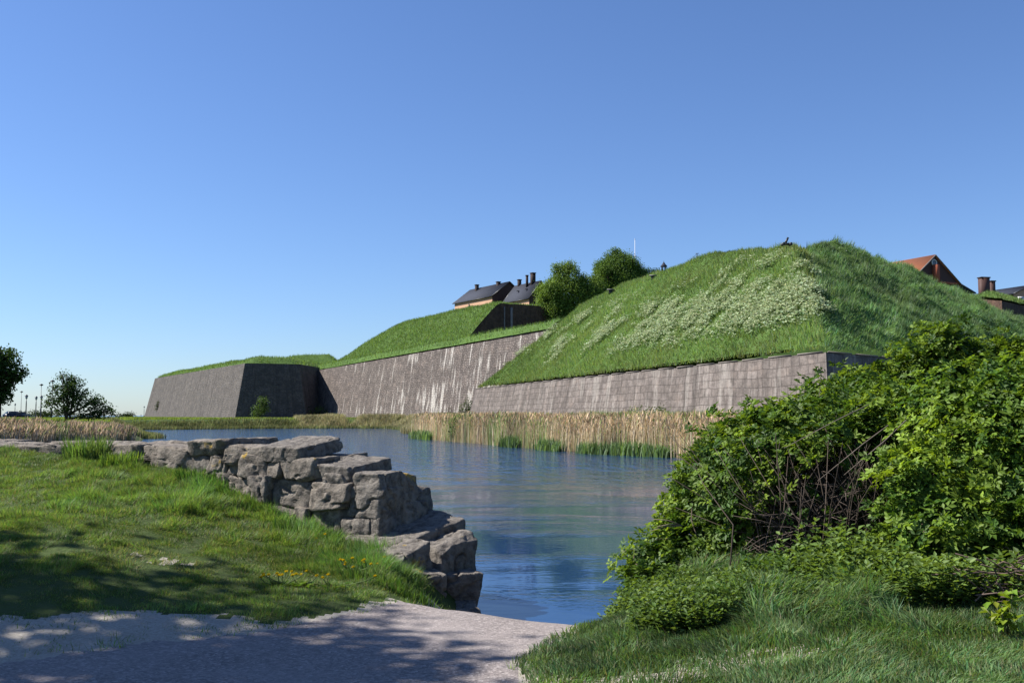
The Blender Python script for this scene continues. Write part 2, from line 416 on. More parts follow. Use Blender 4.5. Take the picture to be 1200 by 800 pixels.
def land(x, y):
    A = np.interp(-x, [1.45, 2.2, 3.2, 3.7, 4.5, 5.6, 6.8, 8, 12, 40], [0, .17, .47, .68, .86, .98, 1.04, 1.1, 1.15, 1.15])
    py_ = np.interp(-x, [1.2, 1.95, 3.4, 6, 30], [8.3, 7.5, 6.7, 5.6, 3.]); wy_ = np.interp(-x, [1.5, 4, 5.7, 8.5, 12, 20, 40], [11.4, 12.9, 13.9, 15.2, 16.3, 18, 21])
    tt = np.clip((y - py_ - .15) / (wy_ - py_), 0, 1)
    h = A * (.25 * tt + .75 * np.sqrt(tt * tt + .02) - .75 * math.sqrt(.02) * (1 - tt)) / (.25 + .75 * math.sqrt(1.02)) * (y > 0)
    h = h + .22 * sstep(.4, 2.2, x)
    far = sstep(38, 60, y)
    h = h * (1 - far) + .88 * far
    h = h - 5. * sstep(430, 520, np.hypot(x, y))
    h = h + .02 * vnoise(np.c_[x.ravel(), y.ravel()] * .9, 3).reshape(x.shape) * sstep(5, 8, np.abs(x) + y * .5) + .12 * vnoise(np.c_[x.ravel(), y.ravel()] * .13, 4).reshape(x.shape) * far
    return h
def ground_h(x, y):
    x = np.asarray(x, float); y = np.asarray(y, float)
    h = land(x, y)
    dp, _, _ = sdf(x, y, PATH)
    inp = sstep(-.7, .35, dp)
    a = np.array([-.85, 8.35]); e = np.array([1.2, -.8]); e /= np.linalg.norm(e); nn = np.array([-e[1], e[0]])
    s = (x - a[0]) * nn[0] + (y - a[1]) * nn[1]
    slip = -.30 * np.where(s > 0, s * sstep(0, .9, s), 0)
    h = h * (1 - inp) + np.minimum(slip, 0) * inp + np.where(dp < 0, .05 * sstep(0, -.5, dp), 0)
    dm, _, _ = sdf(x, y, MOAT)
    k = np.where((x < -.45) & (y < 40), 4., .5)
    return np.maximum(np.minimum(h, -.6 - dm * k), -2.2)
def build_ground():
    def ax(*seg):
        r = []
        for a, b, s in seg: r.append(np.arange(a, b - 1e-6, s))
        return np.concatenate(r + [[seg[-1][1]]])
    xs = ax((-3000, -400, 260), (-400, -70, 15), (-70, -12, .9), (-12, -7, .14), (-7, 3, .055), (3, 8, .14), (8, 90, 1.6), (90, 400, 15), (400, 3000, 260))
    ys = ax((-60, 2, 4), (2, 5.5, .2), (5.5, 10.2, .055), (10.2, 16, .2), (16, 40, .7), (40, 200, 2.), (200, 540, 10), (540, 3000, 240))
    X, Y = np.meshgrid(xs, ys); Z = ground_h(X, Y)
    dp, _, _ = sdf(X, Y, PATH)
    nz = fbm(np.c_[X.ravel(), Y.ravel()] * 2.3, 4, 9).reshape(X.shape)
    Z = Z + .012 * nz * (np.abs(dp) < 1.5)
    V = np.c_[X.ravel(), Y.ravel(), Z.ravel()]; nx = len(xs); ny = len(ys)
    i = (np.arange(ny - 1)[:, None] * nx + np.arange(nx - 1)[None, :])
    Q = np.stack([i, i + 1, i + nx + 1, i + nx], -1).reshape(-1, 4)
    c = V[Q].mean(1); d, _, _ = sdf(c[:, 0], c[:, 1], PATH)
    nq = fbm(c[:, :2] * 2.3, 4, 9); nf = fbm(c[:, :2] * 9., 3, 21)
    ispath = d + .10 * nq + .03 * nf > 0
    sw = np.where(c[:, 0] < -.9, .12 + .85 * sstep(1.6, 3.4, -c[:, 0]) , .18 + .25 * sstep(6.9, 6.0, c[:, 1]))
    issand = (~ispath) & (d + .18 * nq + .12 * nf > -sw) & (c[:, 1] < 10)
    patch = (np.hypot((c[:, 0] - 1.15) / .9, (c[:, 1] - 5.95) / .28) + 1.1 * nf < .62) | (np.hypot((c[:, 0] + 3.35) / .4, (c[:, 1] - 9.5) / .2) + 1.2 * nf < .28) | (np.hypot((c[:, 0] - 2.9) / .6, (c[:, 1] - 6.0) / .16) + 1.1 * nf < .55)
    issand |= patch & ~ispath
    def sub(mask, name, mat, label):
        q = Q[mask]; used = np.unique(q); mp = np.full(len(V), -1); mp[used] = np.arange(len(used))
        g = Geo(); g.add(V[used], mp[q]); o = g.build(name, mat, None, True); tag(o, label, None, None, 'structure')
    sub(~ispath & ~issand, 'ground', M_ground, 'grass covered ground around the moat')
    sub(ispath, 'path', M_path, 'pinkish gravel path running down to the water')
    sub(issand, 'sand', M_sand, 'bare pale sandy soil along the edge of the path')
build_ground()
g = Geo(); g.add([(-95, 7.5, -.6), (155, 7.5, -.6), (155, 192, -.6), (-95, 192, -.6)], np.array([[0, 1, 2, 3]]))
tag(g.build('moat_water', M_water), 'blue rippled water of the fortress moat', None, None, 'structure')
g = Geo(); g.add([(-6000, 420, -1.3), (6000, 420, -1.3), (6000, 7000, -1.3), (-6000, 7000, -1.3)], np.array([[0, 1, 2, 3]]))
tag(g.build('sea', M_sea), 'pale blue strip of sea on the horizon', None, None, 'structure')

# ------------------------------------------------------------------ masonry walls
def mitres(pts, closed=False):
    p = np.asarray(pts, float)[:, :2]; n = len(p); out = []
    def nrm(a, b):
        e = b - a; e = e / np.linalg.norm(e); return np.array([e[1], -e[0]])      # right of travel
    for i in range(n):
        ns = []
        if i > 0: ns.append(nrm(p[i - 1], p[i]))
        if i < n - 1: ns.append(nrm(p[i], p[i + 1]))
        if len(ns) == 1: out.append(ns[0])
        else:
            m = ns[0] + ns[1]; m = m / max(1 + ns[0] @ ns[1], .15); out.append(m)
    return np.array(out)
def battered_wall(g, pts, zbot, batter, capw=.7):
    """outer face on the right hand of travel, top line at pts, foot pushed out"""
    p = np.asarray(pts, float); mi = mitres(p)
    u = 0; rows = 14
    for i in range(len(p) - 1):
        a, b = p[i], p[i + 1]; L = np.linalg.norm((b - a)[:2]); K = max(2, int(L / 3))
        V = []; UV = []
        for r in range(rows + 1):
            f = r / rows
            for k in range(K + 1):
                t = k / K; top = a * (1 - t) + b * t; m = mi[i] * (1 - t) + mi[i + 1] * t
                z = top[2] * (1 - f) + zbot * f
                V.append((top[0] + m[0] * batter * (top[2] - z), top[1] + m[1] * batter * (top[2] - z), z)); UV.append((u + t * L, z - zbot))
        V = np.array(V)
        inner = (np.arange(len(V)) % (K + 1) > 0) & (np.arange(len(V)) % (K + 1) < K)
        nn = mi[i] / np.linalg.norm(mi[i])
        V[:, :2] += nn[None, :] * (.10 * fbm(V * np.array([.6, .6, .8]), 3, 31) * inner)[:, None]
        j = np.arange(rows)[:, None] * (K + 1) + np.arange(K)[None, :]
        Q = np.stack([j, j + K + 1, j + K + 2, j + 1], -1).reshape(-1, 4)
        g.add(V, Q, None, UV)
        c = np.array([a, b, b - np.r_[mi[i + 1] * capw, 0], a - np.r_[mi[i] * capw, 0]])
        g.add(c, np.array([[0, 1, 2, 3]]), None, [(u, 0), (u + L, 0), (u + L, 1), (u, 1)])
        u += L
def coping(g, pts, out=.12, inn=.6, th=.3, seg=1.3):
    p = np.asarray(pts, float); mi = mitres(p)
    for i in range(len(p) - 1):
        a, b = p[i], p[i + 1]; L = np.linalg.norm((b - a)[:2]); K = max(1, int(L / seg))
        for k in range(K):
            t0, t1 = k / K + .004, (k + 1) / K - .004
            q = []
            dz = random.uniform(-.012, .012); dd = random.uniform(-.015, .015)
            for z in (.004, th):
                for t, s in ((t0, out + dd), (t1, out + dd), (t1, -inn), (t0, -inn)):
                    c = a * (1 - t) + b * t; m = mi[i] * (1 - t) + mi[i + 1] * t
                    q.append((c[0] + m[0] * s, c[1] + m[1] * s, c[2] + z + (dz if z > .1 else 0)))
            g.add(np.array(q), BOXF)
def earth_mesh(poly, hf, step, bb=None):
    p = np.asarray(poly, float)
    x0, y0 = p.min(0) - step; x1, y1 = p.max(0) + step
    if bb: x0, x1, y0, y1 = bb
    xs = np.arange(x0, x1 + step, step); ys = np.arange(y0, y1 + step, step)
    X, Y = np.meshgrid(xs, ys); d, bx, by = sdf(X, Y, p)
    ins = d > 0
    nx = len(xs)
    i = (np.arange(len(ys) - 1)[:, None] * nx + np.arange(nx - 1)[None, :])
    Q = np.stack([i, i + 1, i + nx + 1, i + nx], -1).reshape(-1, 4)
    keep = ins.ravel()[Q].any(1); Q = Q[keep]
    X = np.where(ins, X, bx); Y = np.where(ins, Y, by); d = np.where(ins, d, 0)
    Z = hf(X.ravel(), Y.ravel(), d.ravel())
    V = np.c_[X.ravel(), Y.ravel(), Z]
    used = np.unique(Q); mp = np.full(len(V), -1); mp[used] = np.arange(len(used))
    return V[used], mp[Q]
def smin(a, b, k):
    h = np.clip(.5 + .5 * (b - a) / k, 0, 1); return b * (1 - h) + a * h - k * h * (1 - h)
def edge_d(x, y, a, b):
    e = (np.asarray(b) - np.asarray(a))[:2]; e = e / np.linalg.norm(e)
    return -(x - a[0]) * e[1] + (y - a[1]) * e[0]          # left of travel a->b

# near bastion ----------------------------------------------------------
C0 = P(968, 412.5, 55.); ZB = C0[2]
C1 = P(557, 455.5, 132.); C1[2] = ZB
C2 = C0 + np.array([.714, .70, 0]) * 62
C3 = C1 + np.array([.957, .289, 0]) * 16
K0 = np.array([23.5, 79.3])
HS = np.array([-30, -20, -14.5, -7.5, -3.6, -2.2, -1.0, .3, 1.6, 4, 11.4, 21.8, 33.5, 50.])
HZ = np.array([15.2, 15.7, 16.6, 17.4, 17.2, 16.2, 15.0, 14.8, 15.6, 16.1, 15.6, 12.5, 8.2, 5.2])
def mound_h(x, y, d=None):
    dl = edge_d(x, y, C0, C1) * -1; dr = edge_d(x, y, C0, C2)
    de = edge_d(x, y, C1, C3) * -1
    q = np.c_[x, y]
    H = np.interp(x - K0[0], HS, HZ) + .35 * vnoise(q * .23, 5)
    s = smin(smin(.93 * dl, .80 * dr, .4), 1.05 * de, 1.5)
    h = smin(ZB + .05 + np.maximum(s, 0), H, 1.6)
    amp = np.clip(s / 1.5, 0, 1)
    lump = .22 * fbm(q * .55, 3, 41) + .13 * vnoise(q * 1.7, 44)
    tuss = np.abs(vnoise(np.c_[x * .9, y * .9, h * .5], 47)) * .75 * sstep(0, 3, dl - dr)
    return h + amp * (lump + tuss)
bz = thing('bastion', (C0[0], C0[1], 0), 'nearest grass topped bastion with an ashlar stone wall and a tall green mound', 'bastion')
g = Geo(); battered_wall(g, [C3, C1, C0, C2], -.3, .2); g.build('stone_wall', M_ashlar, bz)
g = Geo(); coping(g, [C1, C0, C2], .05, .55, .07, 3.1); g.build('coping', M_coping, bz)
def inset(p, q, r, s):
    pass
mp_ = mitres([C3, C1, C0, C2])
i1 = C1[:2] - mp_[1] * .45; i0 = C0[:2] - mp_[2] * .45; i2 = C2[:2] - mp_[3] * .45; i3 = C3[:2] - mp_[0] * .45
MPOLY = [i3, i1, i0, i2, (66, 112), (40, 140)]
V, Q = earth_mesh(MPOLY, lambda x, y, d: mound_h(x, y), .42)
g = Geo(); g.add(V, Q); g.build('earthwork', M_mound, bz, True)

def scatter_mound(n, box_, keep):
    x = RNG.uniform(box_[0], box_[1], n); y = RNG.uniform(box_[2], box_[3], n)
    d, _, _ = sdf(x, y, MPOLY); m = d > -.25
    x, y = x[m], y[m]; z = mound_h(x, y); p = np.c_[x, y, z]
    px, py = project(p); dl = -edge_d(x, y, C0, C1); dr = edge_d(x, y, C0, C2)
    m = (px > 500) & (px < 1260) & keep(x, y, z, dl, dr)
    return p[m]
# grass on the mound
p = scatter_mound(620000, (-6, 62, 54, 140), lambda x, y, z, dl, dr: (dl < 21) | (dr < 19))
nz = fbm(p[:, :2] * .5, 3, 61); nb = fbm(p[:, :2] * .12, 2, 62)
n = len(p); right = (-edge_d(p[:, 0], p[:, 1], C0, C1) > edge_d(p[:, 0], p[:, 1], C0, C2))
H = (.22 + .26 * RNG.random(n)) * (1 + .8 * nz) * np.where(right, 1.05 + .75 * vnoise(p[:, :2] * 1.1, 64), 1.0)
W = .035 + .04 * RNG.random(n)
lean = RNG.normal(size=(n, 2)) * .13 + np.where(right[:, None], np.array([[.16, -.08]]), np.array([[-.08, -.08]]))
dry = np.clip(fbm(p * np.array([.28, .28, .28]), 3, 66) * 1.6, 0, 1)[:, None]
c = tint((.18, .265, .088), n, .28, .15) * (1 + .5 * nb + .4 * nz)[:, None].clip(.35, 2); c = c * (1 - .55 * dry) + np.array([.31, .31, .13]) * .55 * dry
c = np.where((RNG.random(n) < .12 + .2 * np.clip(nz, 0, 1))[:, None], tint((.30, .35, .19), n), c)
c = np.where(right[:, None], c * np.array([.80, .95, 1.08]) * (1 + .35 * vnoise(p[:, :2] * .9, 68))[:, None].clip(.4, 1.5), c)  # slope away from the sun: shade put into blade colour, darker and bluer
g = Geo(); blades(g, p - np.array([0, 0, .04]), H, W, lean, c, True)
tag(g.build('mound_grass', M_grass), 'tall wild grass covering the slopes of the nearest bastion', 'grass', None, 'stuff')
# cow parsley
p = scatter_mound(500000, (-6, 40, 54, 135), lambda x, y, z, dl, dr: (dl < dr + 3.2 * fbm(np.c_[x, y] * .4, 3, 77) + .3) & (dl > 1.2) & (dl < 12))
px, py = project(p)
nz = 1.15 * fbm(p * np.array([.19, .19, .32]), 4, 71) + .55 * vnoise(p * .9, 75)
den = sstep(-.12, .55, nz + .42 * sstep(80, 62, p[:, 1]) + .22 * sstep(112, 85, p[:, 1]) - .3 * sstep(98, 120, p[:, 1])) * sstep(1.2, 3.2, -edge_d(p[:, 0], p[:, 1], C0, C1)) * sstep(14.0, 11.2, p[:, 2] + 1.5 * vnoise(p * .3, 78))
p = p[RNG.random(len(p)) < den * .46]
n = len(p); g = Geo()
st = p + np.c_[RNG.normal(size=(n, 2)) * .08, .38 + .3 * RNG.random(n)]
blades(g, p, st[:, 2] - p[:, 2], np.full(n, .02), (st - p)[:, :2], tint((.08, .15, .03), n), True)
for k in range(3):
    c_ = st + RNG.normal(size=(n, 3)) * np.array([.09, .09, .04])
    r = .045 + .04 * RNG.random(n); th = RNG.uniform(0, 6.28, n)
    tl = RNG.normal(size=(n, 2)) * .3
    ring = []
    for a in range(5):
        ca = np.cos(th + a * 1.2566) * r; sa = np.sin(th + a * 1.2566) * r
        ring.append(c_ + np.c_[ca, sa, ca * tl[:, 0] + sa * tl[:, 1] + RNG.normal(size=n) * .008])
    g.add(np.stack(ring, 1).reshape(-1, 3), np.arange(n)[:, None] * 5 + np.arange(5)[None, :], np.repeat(tint((.50, .58, .34), n, .18, .08), 5, 0))
tag(g.build('cow_parsley', M_petal), 'white flowering cow parsley spread over the sunny slope of the nearest bastion', 'wildflowers', None, 'stuff')

def ray_hit(px, py, hf, y0, y1):
    for Y in np.arange(y0, y1, .1):
        q = P(px, py, Y)
        if hf(np.array([q[0]]), np.array([q[1]]))[0] > q[2]: return q
    return P(px, py, (y0 + y1) / 2)
for (px, py, lab) in ((715.6, 343.5, 'small dark vent hood low on the far crest of the grassy mound'), (765.6, 327.5, 'small dark vent hood higher on the crest of the grassy mound')):
    q = ray_hit(px, py, lambda x, y: mound_h(x, y), 70, 140)
    t = thing('vent_hood', q, lab, 'vent hood', 'vent hoods on the mound crest')
    g = Geo(); box(g, q + np.array([.1, .1, .12]), (.5, .8, .42), -.28); g.build('opening', M_iron, t)
    g = Geo(); box(g, q + np.array([.05, .05, .40]), (.75, 1.15, .1), -.28); g.build('hood', M_wood, t)

# curtain wall -----------------------------------------------------------
T0 = P(375, 434, 226.); T1 = P(639, 388, 150.)
TE = T1 + np.array([.9, .35, 0]) * 7
td = (T0 - T1)[:2]; TL = np.linalg.norm(td); td = td / TL; tn = np.array([td[1], -td[0]])
def t_coord(x, y):
    rx, ry = x - T1[0], y - T1[1]
    return rx * td[0] + ry * td[1], rx * tn[0] + ry * tn[1]
def t_pt(t, o): return T1[:2] + td * t + tn * o
BW_A = np.array([-8.3, 176.]); BW_B = np.array([6.3, 193.2])         # brick flank that ends the upper bank
bwd = (BW_B - BW_A) / np.linalg.norm(BW_B - BW_A)
def curtain_h(x, y, d=None):
    t, o = t_coord(x, y)
    zb = T1[2] + (T0[2] - T1[2]) * np.clip(t / TL, 0, 1.1)
    q = np.c_[x, y]
    bl = edge_d(x, y, BW_A, BW_B)            # >0 behind the brick flank (far side)
    berm = zb + .05 + smin(.75 * o, 1.9 + 0 * o, .5)
    endl = (TL + 1.5 - t)
    up = np.minimum(.88 * (o - 3.0), .60 * np.maximum(endl, 0))
    top = 22.2 - .022 * np.maximum(t - 30, 0) + .3 * vnoise(q * .1, 81)
    rise = smin(zb + 1.8 + np.maximum(up, 0), top, 1.4)
    h = np.where((bl > 0) & (o > 3.0), np.maximum(rise, berm), berm)
    return h + .16 * fbm(q * .4, 3, 83) * np.clip(o, 0, 1)
cw = thing('curtain_wall', (T1[0], T1[1], 0), 'long pale streaked stone wall with a grass bank between the two bastions', 'fortress wall')
g = Geo(); battered_wall(g, [T0 + np.r_[td * 4, 0], T1, TE], -.2, .2); g.build('stone_wall', M_rubble, cw)
far1 = t_pt(TL + 8, .5); far2 = t_pt(TL + 8, 26); 
# bank behind the flank, cut cleanly along it
bA = BW_A - bwd * 1.0
CP = [t_pt(-.3, .5), t_pt(-.3, 5.2), BW_A + np.array([bwd[1], -bwd[0]]) * .02 - bwd * .2, BW_B + np.array([bwd[1], -bwd[0]]) * .02 + bwd * 3, t_pt(46, 44), t_pt(TL + 8, 34), far1]
def clip_h(x, y, d=None): return curtain_h(x, y)
# lower strip
SP = [t_pt(-.2, .45), t_pt(-.2, 9), t_pt(33, 9), t_pt(33, 3.2), t_pt(TL + 6, 3.2), t_pt(TL + 6, .45)]
def strip_h(x, y, d=None):
    t, o = t_coord(x, y)
    zb = T1[2] + (T0[2] - T1[2]) * np.clip(t / TL, 0, 1.1)
    return zb + .05 + smin(.75 * np.maximum(o, 0), 1.9 + 0 * o, .5) + .14 * fbm(np.c_[x, y] * .4, 3, 83) * np.clip(o, 0, 1)
V, Q = earth_mesh(SP, strip_h, .6)
g = Geo(); g.add(V, Q); g.build('grass_berm', M_mound, cw, True)
UP = [t_pt(29.2, 3.0), BW_B + bwd * 6, t_pt(60, 48), t_pt(TL + 4, 38), t_pt(TL + 4, 3.0)]
def upper_h(x, y, d=None):
    t, o = t_coord(x, y)
    zb = T1[2] + (T0[2] - T1[2]) * np.clip(t / TL, 0, 1.1)
    q = np.c_[x, y]
    up = smin(.88 * (o - 3.0), .55 * np.maximum(TL + 1 - t, 0), 1.)
    top = 22.6 - .012 * np.maximum(t - 30, 0) + .35 * vnoise(q * .1, 81)
    return smin(zb + 1.6 + np.maximum(up, 0), top, 1.2) + .16 * fbm(q * .4, 3, 84)
V, Q = earth_mesh(UP, upper_h, .6)
g = Geo(); g.add(V, Q); g.build('grass_bank', M_mound, cw, True)
# brick flank
g = Geo(); K = 26; prof = []; a0 = t_pt(29.2, 3.0); b0 = BW_B + bwd * 6
dirw = (b0 - a0); Lw = np.linalg.norm(dirw); dirw /= Lw; nw = np.array([dirw[1], -dirw[0]])
ss = np.linspace(0, Lw, K + 1)
fx = a0[0] + dirw[0] * ss; fy = a0[1] + dirw[1] * ss; fz = upper_h(fx, fy) - .05
Vw = np.concatenate([np.c_[fx + nw[0] * .12, fy + nw[1] * .12, fz], np.c_[fx + nw[0] * .12, fy + nw[1] * .12, np.full(K + 1, 13.)]])
i = np.arange(K)
g.add(Vw, np.stack([i, i + K + 1, i + K + 2, i + 1], -1), None, np.c_[np.r_[ss, ss], Vw[:, 2]])
g.build('brick_flank', M_redbrick, cw)
g = Geo(); sp_ = 9.2
for q_, wd in ((10.2, .12), (12.2, .5)):
    c_ = a0 + dirw * q_ + nw * .2
    box(g, (c_[0], c_[1], 17.6), (wd, .25, 8.2), math.atan2(dirw[1], dirw[0]))
g.build('pilaster', M_coping, cw)

# far bastion --------------------------------------------------------------
B0 = P(287, 425.5, 210.); B1 = P(181.5, 444, 292.); B1[2] = B0[2] - .15
B2 = P(350, 426.5, 214.); B2[2] = B0[2]; B3 = P(379, 429, 232.); B3[2] = B0[2]
Bb = B1 + np.array([40, 30, 0])
fb = thing('bastion', (B0[0], B0[1], 0), 'far grey bastion across the water with one sunlit face and one dark shaded face', 'bastion')
g = Geo(); battered_wall(g, [Bb, B1, B0, B2, B3], -.1, .21); g.build('stone_wall', M_farstone, fb)
mb = mitres([Bb, B1, B0, B2, B3])
ins_ = [np.array(q[:2]) - m * .5 for q, m in zip([Bb, B1, B0, B2, B3], mb)]
BP = ins_ + [np.array([-30., 262.]), np.array([-50., 300.])]
def fb_h(x, y, d):
    q = np.c_[x, y]
    h = smin(B0[2] + .05 + .55 * d, B0[2] + 1.5 + .25 * vnoise(q * .12, 91) + 0 * d, .8)
    # rear traverse bank
    c1 = P(318, 414, 245.); c2 = P(401, 409, 245.)
    e = (c2 - c1)[:2]; L = np.linalg.norm(e); e = e / L
    a = (x - c1[0]) * e[0] + (y - c1[1]) * e[1]; b = -(x - c1[0]) * e[1] + (y - c1[1]) * e[0]
    dd = np.minimum(np.minimum(a + 6, L + 1.5 - a), 5.5 - np.abs(b - 3))
    hh = B0[2] + smin(np.clip(.8 * dd, 0, 9), np.interp(a, [0, 6, 10, 24], [2.6, 4.2, 4.9, 4.9]), .6)
    return np.where(dd > 0, np.maximum(h, hh), h) + .18 * fbm(q * .35, 3, 93) * np.clip(d, 0, 1)
V, Q = earth_mesh(BP, fb_h, .8)
g = Geo(); g.add(V, Q); g.build('earthwork', M_mound, fb, True)
# grass over the far earthworks
def fringe(polys, hf, n, name, label, hh=.45, ww=.1, maxd=None, base=(.17, .255, .075)):
    g = Geo()
    for poly in polys:
        a = np.asarray(poly, float); x = RNG.uniform(a[:, 0].min(), a[:, 0].max(), n); y = RNG.uniform(a[:, 1].min(), a[:, 1].max(), n)
        d, _, _ = sdf(x, y, a); m = d > 0
        if maxd: m &= d < maxd
        x, y, d = x[m], y[m], d[m]; z = hf(x, y, d); k = len(x)
        nz = fbm(np.c_[x, y] * .3, 3, 95)
        blades(g, np.c_[x, y, z - .05], (hh * (.5 + RNG.random(k))) * (1 + .6 * nz), ww * (.6 + .8 * RNG.random(k)), RNG.normal(size=(k, 2)) * .15, tint(base, k, .28, .14) * (1 + .35 * nz)[:, None], True)
    return tag(g.build(name, M_grass), label, 'grass', None, 'stuff')
fringe([SP], strip_h, 60000, 'berm_grass', 'grass on the narrow ledge above the long streaked wall')
fringe([UP], upper_h, 190000, 'bank_grass', 'grass on the high bank above the long streaked wall')
fringe([BP], fb_h, 110000, 'bastion_grass', 'grass on top of the far bastion')

# fortress hill under the houses (hidden plateau)
HP = [(8, 163), (30, 150), (78, 152), (160, 170), (160, 330), (-20, 330), (-30, 262), (3, 200)]
hp = np.array(HP, float); g = Geo()
V = np.concatenate([np.c_[hp, np.full(len(hp), 15.5)], np.c_[hp, np.full(len(hp), -.5)]]); k = len(hp); i = np.arange(k)
g.add(V, [np.array([i]), np.stack([i, i + k, (i + 1) % k + k, (i + 1) % k], -1)])
tag(g.build('hill', M_mound), 'raised ground inside the fortress', None, None, 'structure')

# right cavalier -------------------------------------------------------------
A1 = P(1100, 346, 186.); A2 = P(1174, 352.5, 168.); A3 = P(1222, 363, 190.)
rv = thing('rampart', (A2[0], A2[1], 15.5), 'dark brick rampart with a grass top below the dark roofed house', 'rampart')
A0 = A1 + np.array([2, 22, 0.])
g = Geo(); battered_wall(g, [A0, A1, A2, A3], 10., .05); g.build('brick_wall', M_redbrick, rv)
ma = mitres([A0, A1, A2, A3])
RP = [np.array(q[:2]) + m * .25 for q, m in zip([A0, A1, A2, A3], ma)] + [A3[:2] + np.array([-14, 26.])]
def rv_h(x, y, d):
    tt = np.clip((x - A1[0]) / (A3[0] - A1[0]), 0, 1); zb = np.interp(tt, [0, (A2[0] - A1[0]) / (A3[0] - A1[0]), 1], [A1[2], A2[2], A3[2]])
    return zb + .05 + smin(.62 * d + .15, 2.9 - 1.5 * tt, .8) + .15 * fbm(np.c_[x, y] * .5, 3, 97)
V, Q = earth_mesh(RP, rv_h, .6)
g = Geo(); g.add(V, Q); g.build('earthwork', M_mound, rv, True)
fringe([RP], rv_h, 26000, 'rampart_grass', 'grass on top of the dark brick rampart at the right')

# ------------------------------------------------------------------ houses
def gable_house(name, label, a, d, L, W, zb, ze, zr, mw, mr, mg, over=.35, flare=0.):
    """a: near eave corner (x,y) at the camera-left long side; d: direction along the house; width to the right of the long side"""
    d = np.array(d, float); d /= np.linalg.norm(d); n = np.array([d[1], -d[0]])
    t = thing(name, (a[0], a[1], zb), label, 'house')
    pt = lambda s, o, z: np.array([a[0] + d[0] * s + n[0] * o, a[1] + d[1] * s + n[1] * o, z])
    g = Geo()
    g.add([pt(0, 0, zb), pt(L, 0, zb), pt(L, 0, ze), pt(0, 0, ze)], np.array([[0, 1, 2, 3]]))
    g.add([pt(0, W, zb), pt(L, W, zb), pt(L, W, ze), pt(0, W, ze)], np.array([[3, 2, 1, 0]]))
    g.build('wall', mw, t)
    for s in (0, L):
        g = Geo(); g.add([pt(s, 0, zb), pt(s, W, zb), pt(s, W, ze), pt(s, W / 2, zr), pt(s, 0, ze)], np.array([[0, 1, 2, 3, 4]])); g.build('gable', mg, t)
    g = Geo(); sl = (zr - ze) / (W / 2); th = .18
    for side in (0, 1):
        w0 = -over if side == 0 else W + over
        z0 = ze - over * sl; zz = z0
        q = []
        for z_, o_ in ((0, 0), (th, 1)):
            q += [pt(-over, w0, z0 + z_ + .02), pt(L + over, w0, z0 + z_ + .02), pt(L + over, W / 2, zr + z_ + .02), pt(-over, W / 2, zr + z_ + .02)]
        g.add(np.array(q), BOXF)
    rf = g.build('roof', mr, t)
    g = Geo()
    for s in (-over - .02, L + over + .02):
        for side in (0, 1):
            w0 = -over if side == 0 else W + over
            tube(g, [pt(s, w0, ze - over * sl + .08), pt(s, W / 2, zr + .1)], .1, 4)
    tube(g, [pt(-over, -over - .05, ze - over * sl), pt(L + over, -over - .05, ze - over * sl)], .08, 6)
    g.build('trim', M_wood if mr is M_tile else M_iron, t)
    return t, pt, rf
def chimney(t, pt, s, o, z0, z1, w1, w2, mat, rot, cap=True):
    g = Geo(); c = pt(s, o, 0)
    box(g, (c[0], c[1], (z0 + z1) / 2), (w1, w2, z1 - z0), rot)
    ch = g.build('chimney', mat, t)
    g = Geo(); box(g, (c[0], c[1], z1 + .08), (w1 + .2, w2 + .2, .16), rot)
    ch2 = g.build('chimney_cap', M_chim, t); 
    mw_ = ch2.matrix_basis.copy(); ch2.parent = ch; ch2.matrix_basis = mw_
def skylight(t, pt, s, o, z, mat): 
    g = Geo(); c = pt(s, o, z); box(g, c, (.6, .45, .12), .3); g.build('roof_window', mat, t)
hd = np.array([-9.4, 15.0])
rotA = math.atan2(hd[1], hd[0])
tA, pA, rA = gable_house('house', 'longer slate roofed house with a pink wall behind the high grass bank', (-4.5, 225.), hd, 17.7, 9., 15.5, 28.75, 32.1, M_plaster, M_slate, M_brown)  # dark gable colour stands in for shade on the plaster end wall
g = Geo(); c = pA(10.5, -.12, 27.); box(g, c, (.2, .15, 1.6), rotA); g.build('drainpipe', M_iron, tA)
chimney(tA, pA, 3.9, 4.0, 30.2, 32.5, .75, .75, M_chim, rotA)
chimney(tA, pA, 13.2, 3.6, 30.0, 32.8, .7, .7, M_chim, rotA)
skylight(tA, pA, 9.5, 1.5, 29.4, M_iron)
tB, pB, rB = gable_house('house', 'shorter slate roofed house with three chimneys and a dark gable beside the leafy tree', (3.7, 215.), hd, 10.2, 6., 15.5, 27.2, 30.85, M_plaster, M_slate, M_brown)
chimney(tB, pB, 8.6, 3., 30., 32.1, .65, .65, M_chim, rotA)
chimney(tB, pB, 4.2, 2.2, 30., 32.5, .42, .42, M_chim, rotA)
chimney(tB, pB, 2.7, 2.8, 30., 32.9, .95, .8, M_chim, rotA)
for s_, o_, z_ in ((3.2, 1.3, 29.4), (6.5, 1.2, 29.3)): skylight(tB, pB, s_, o_, z_, M_iron)
g = Geo(); c = pB(-.06, 3.6, 29.0); box(g, c, (.1, .8, 1.0), rotA); fr = g.build('window', M_pale, tB)
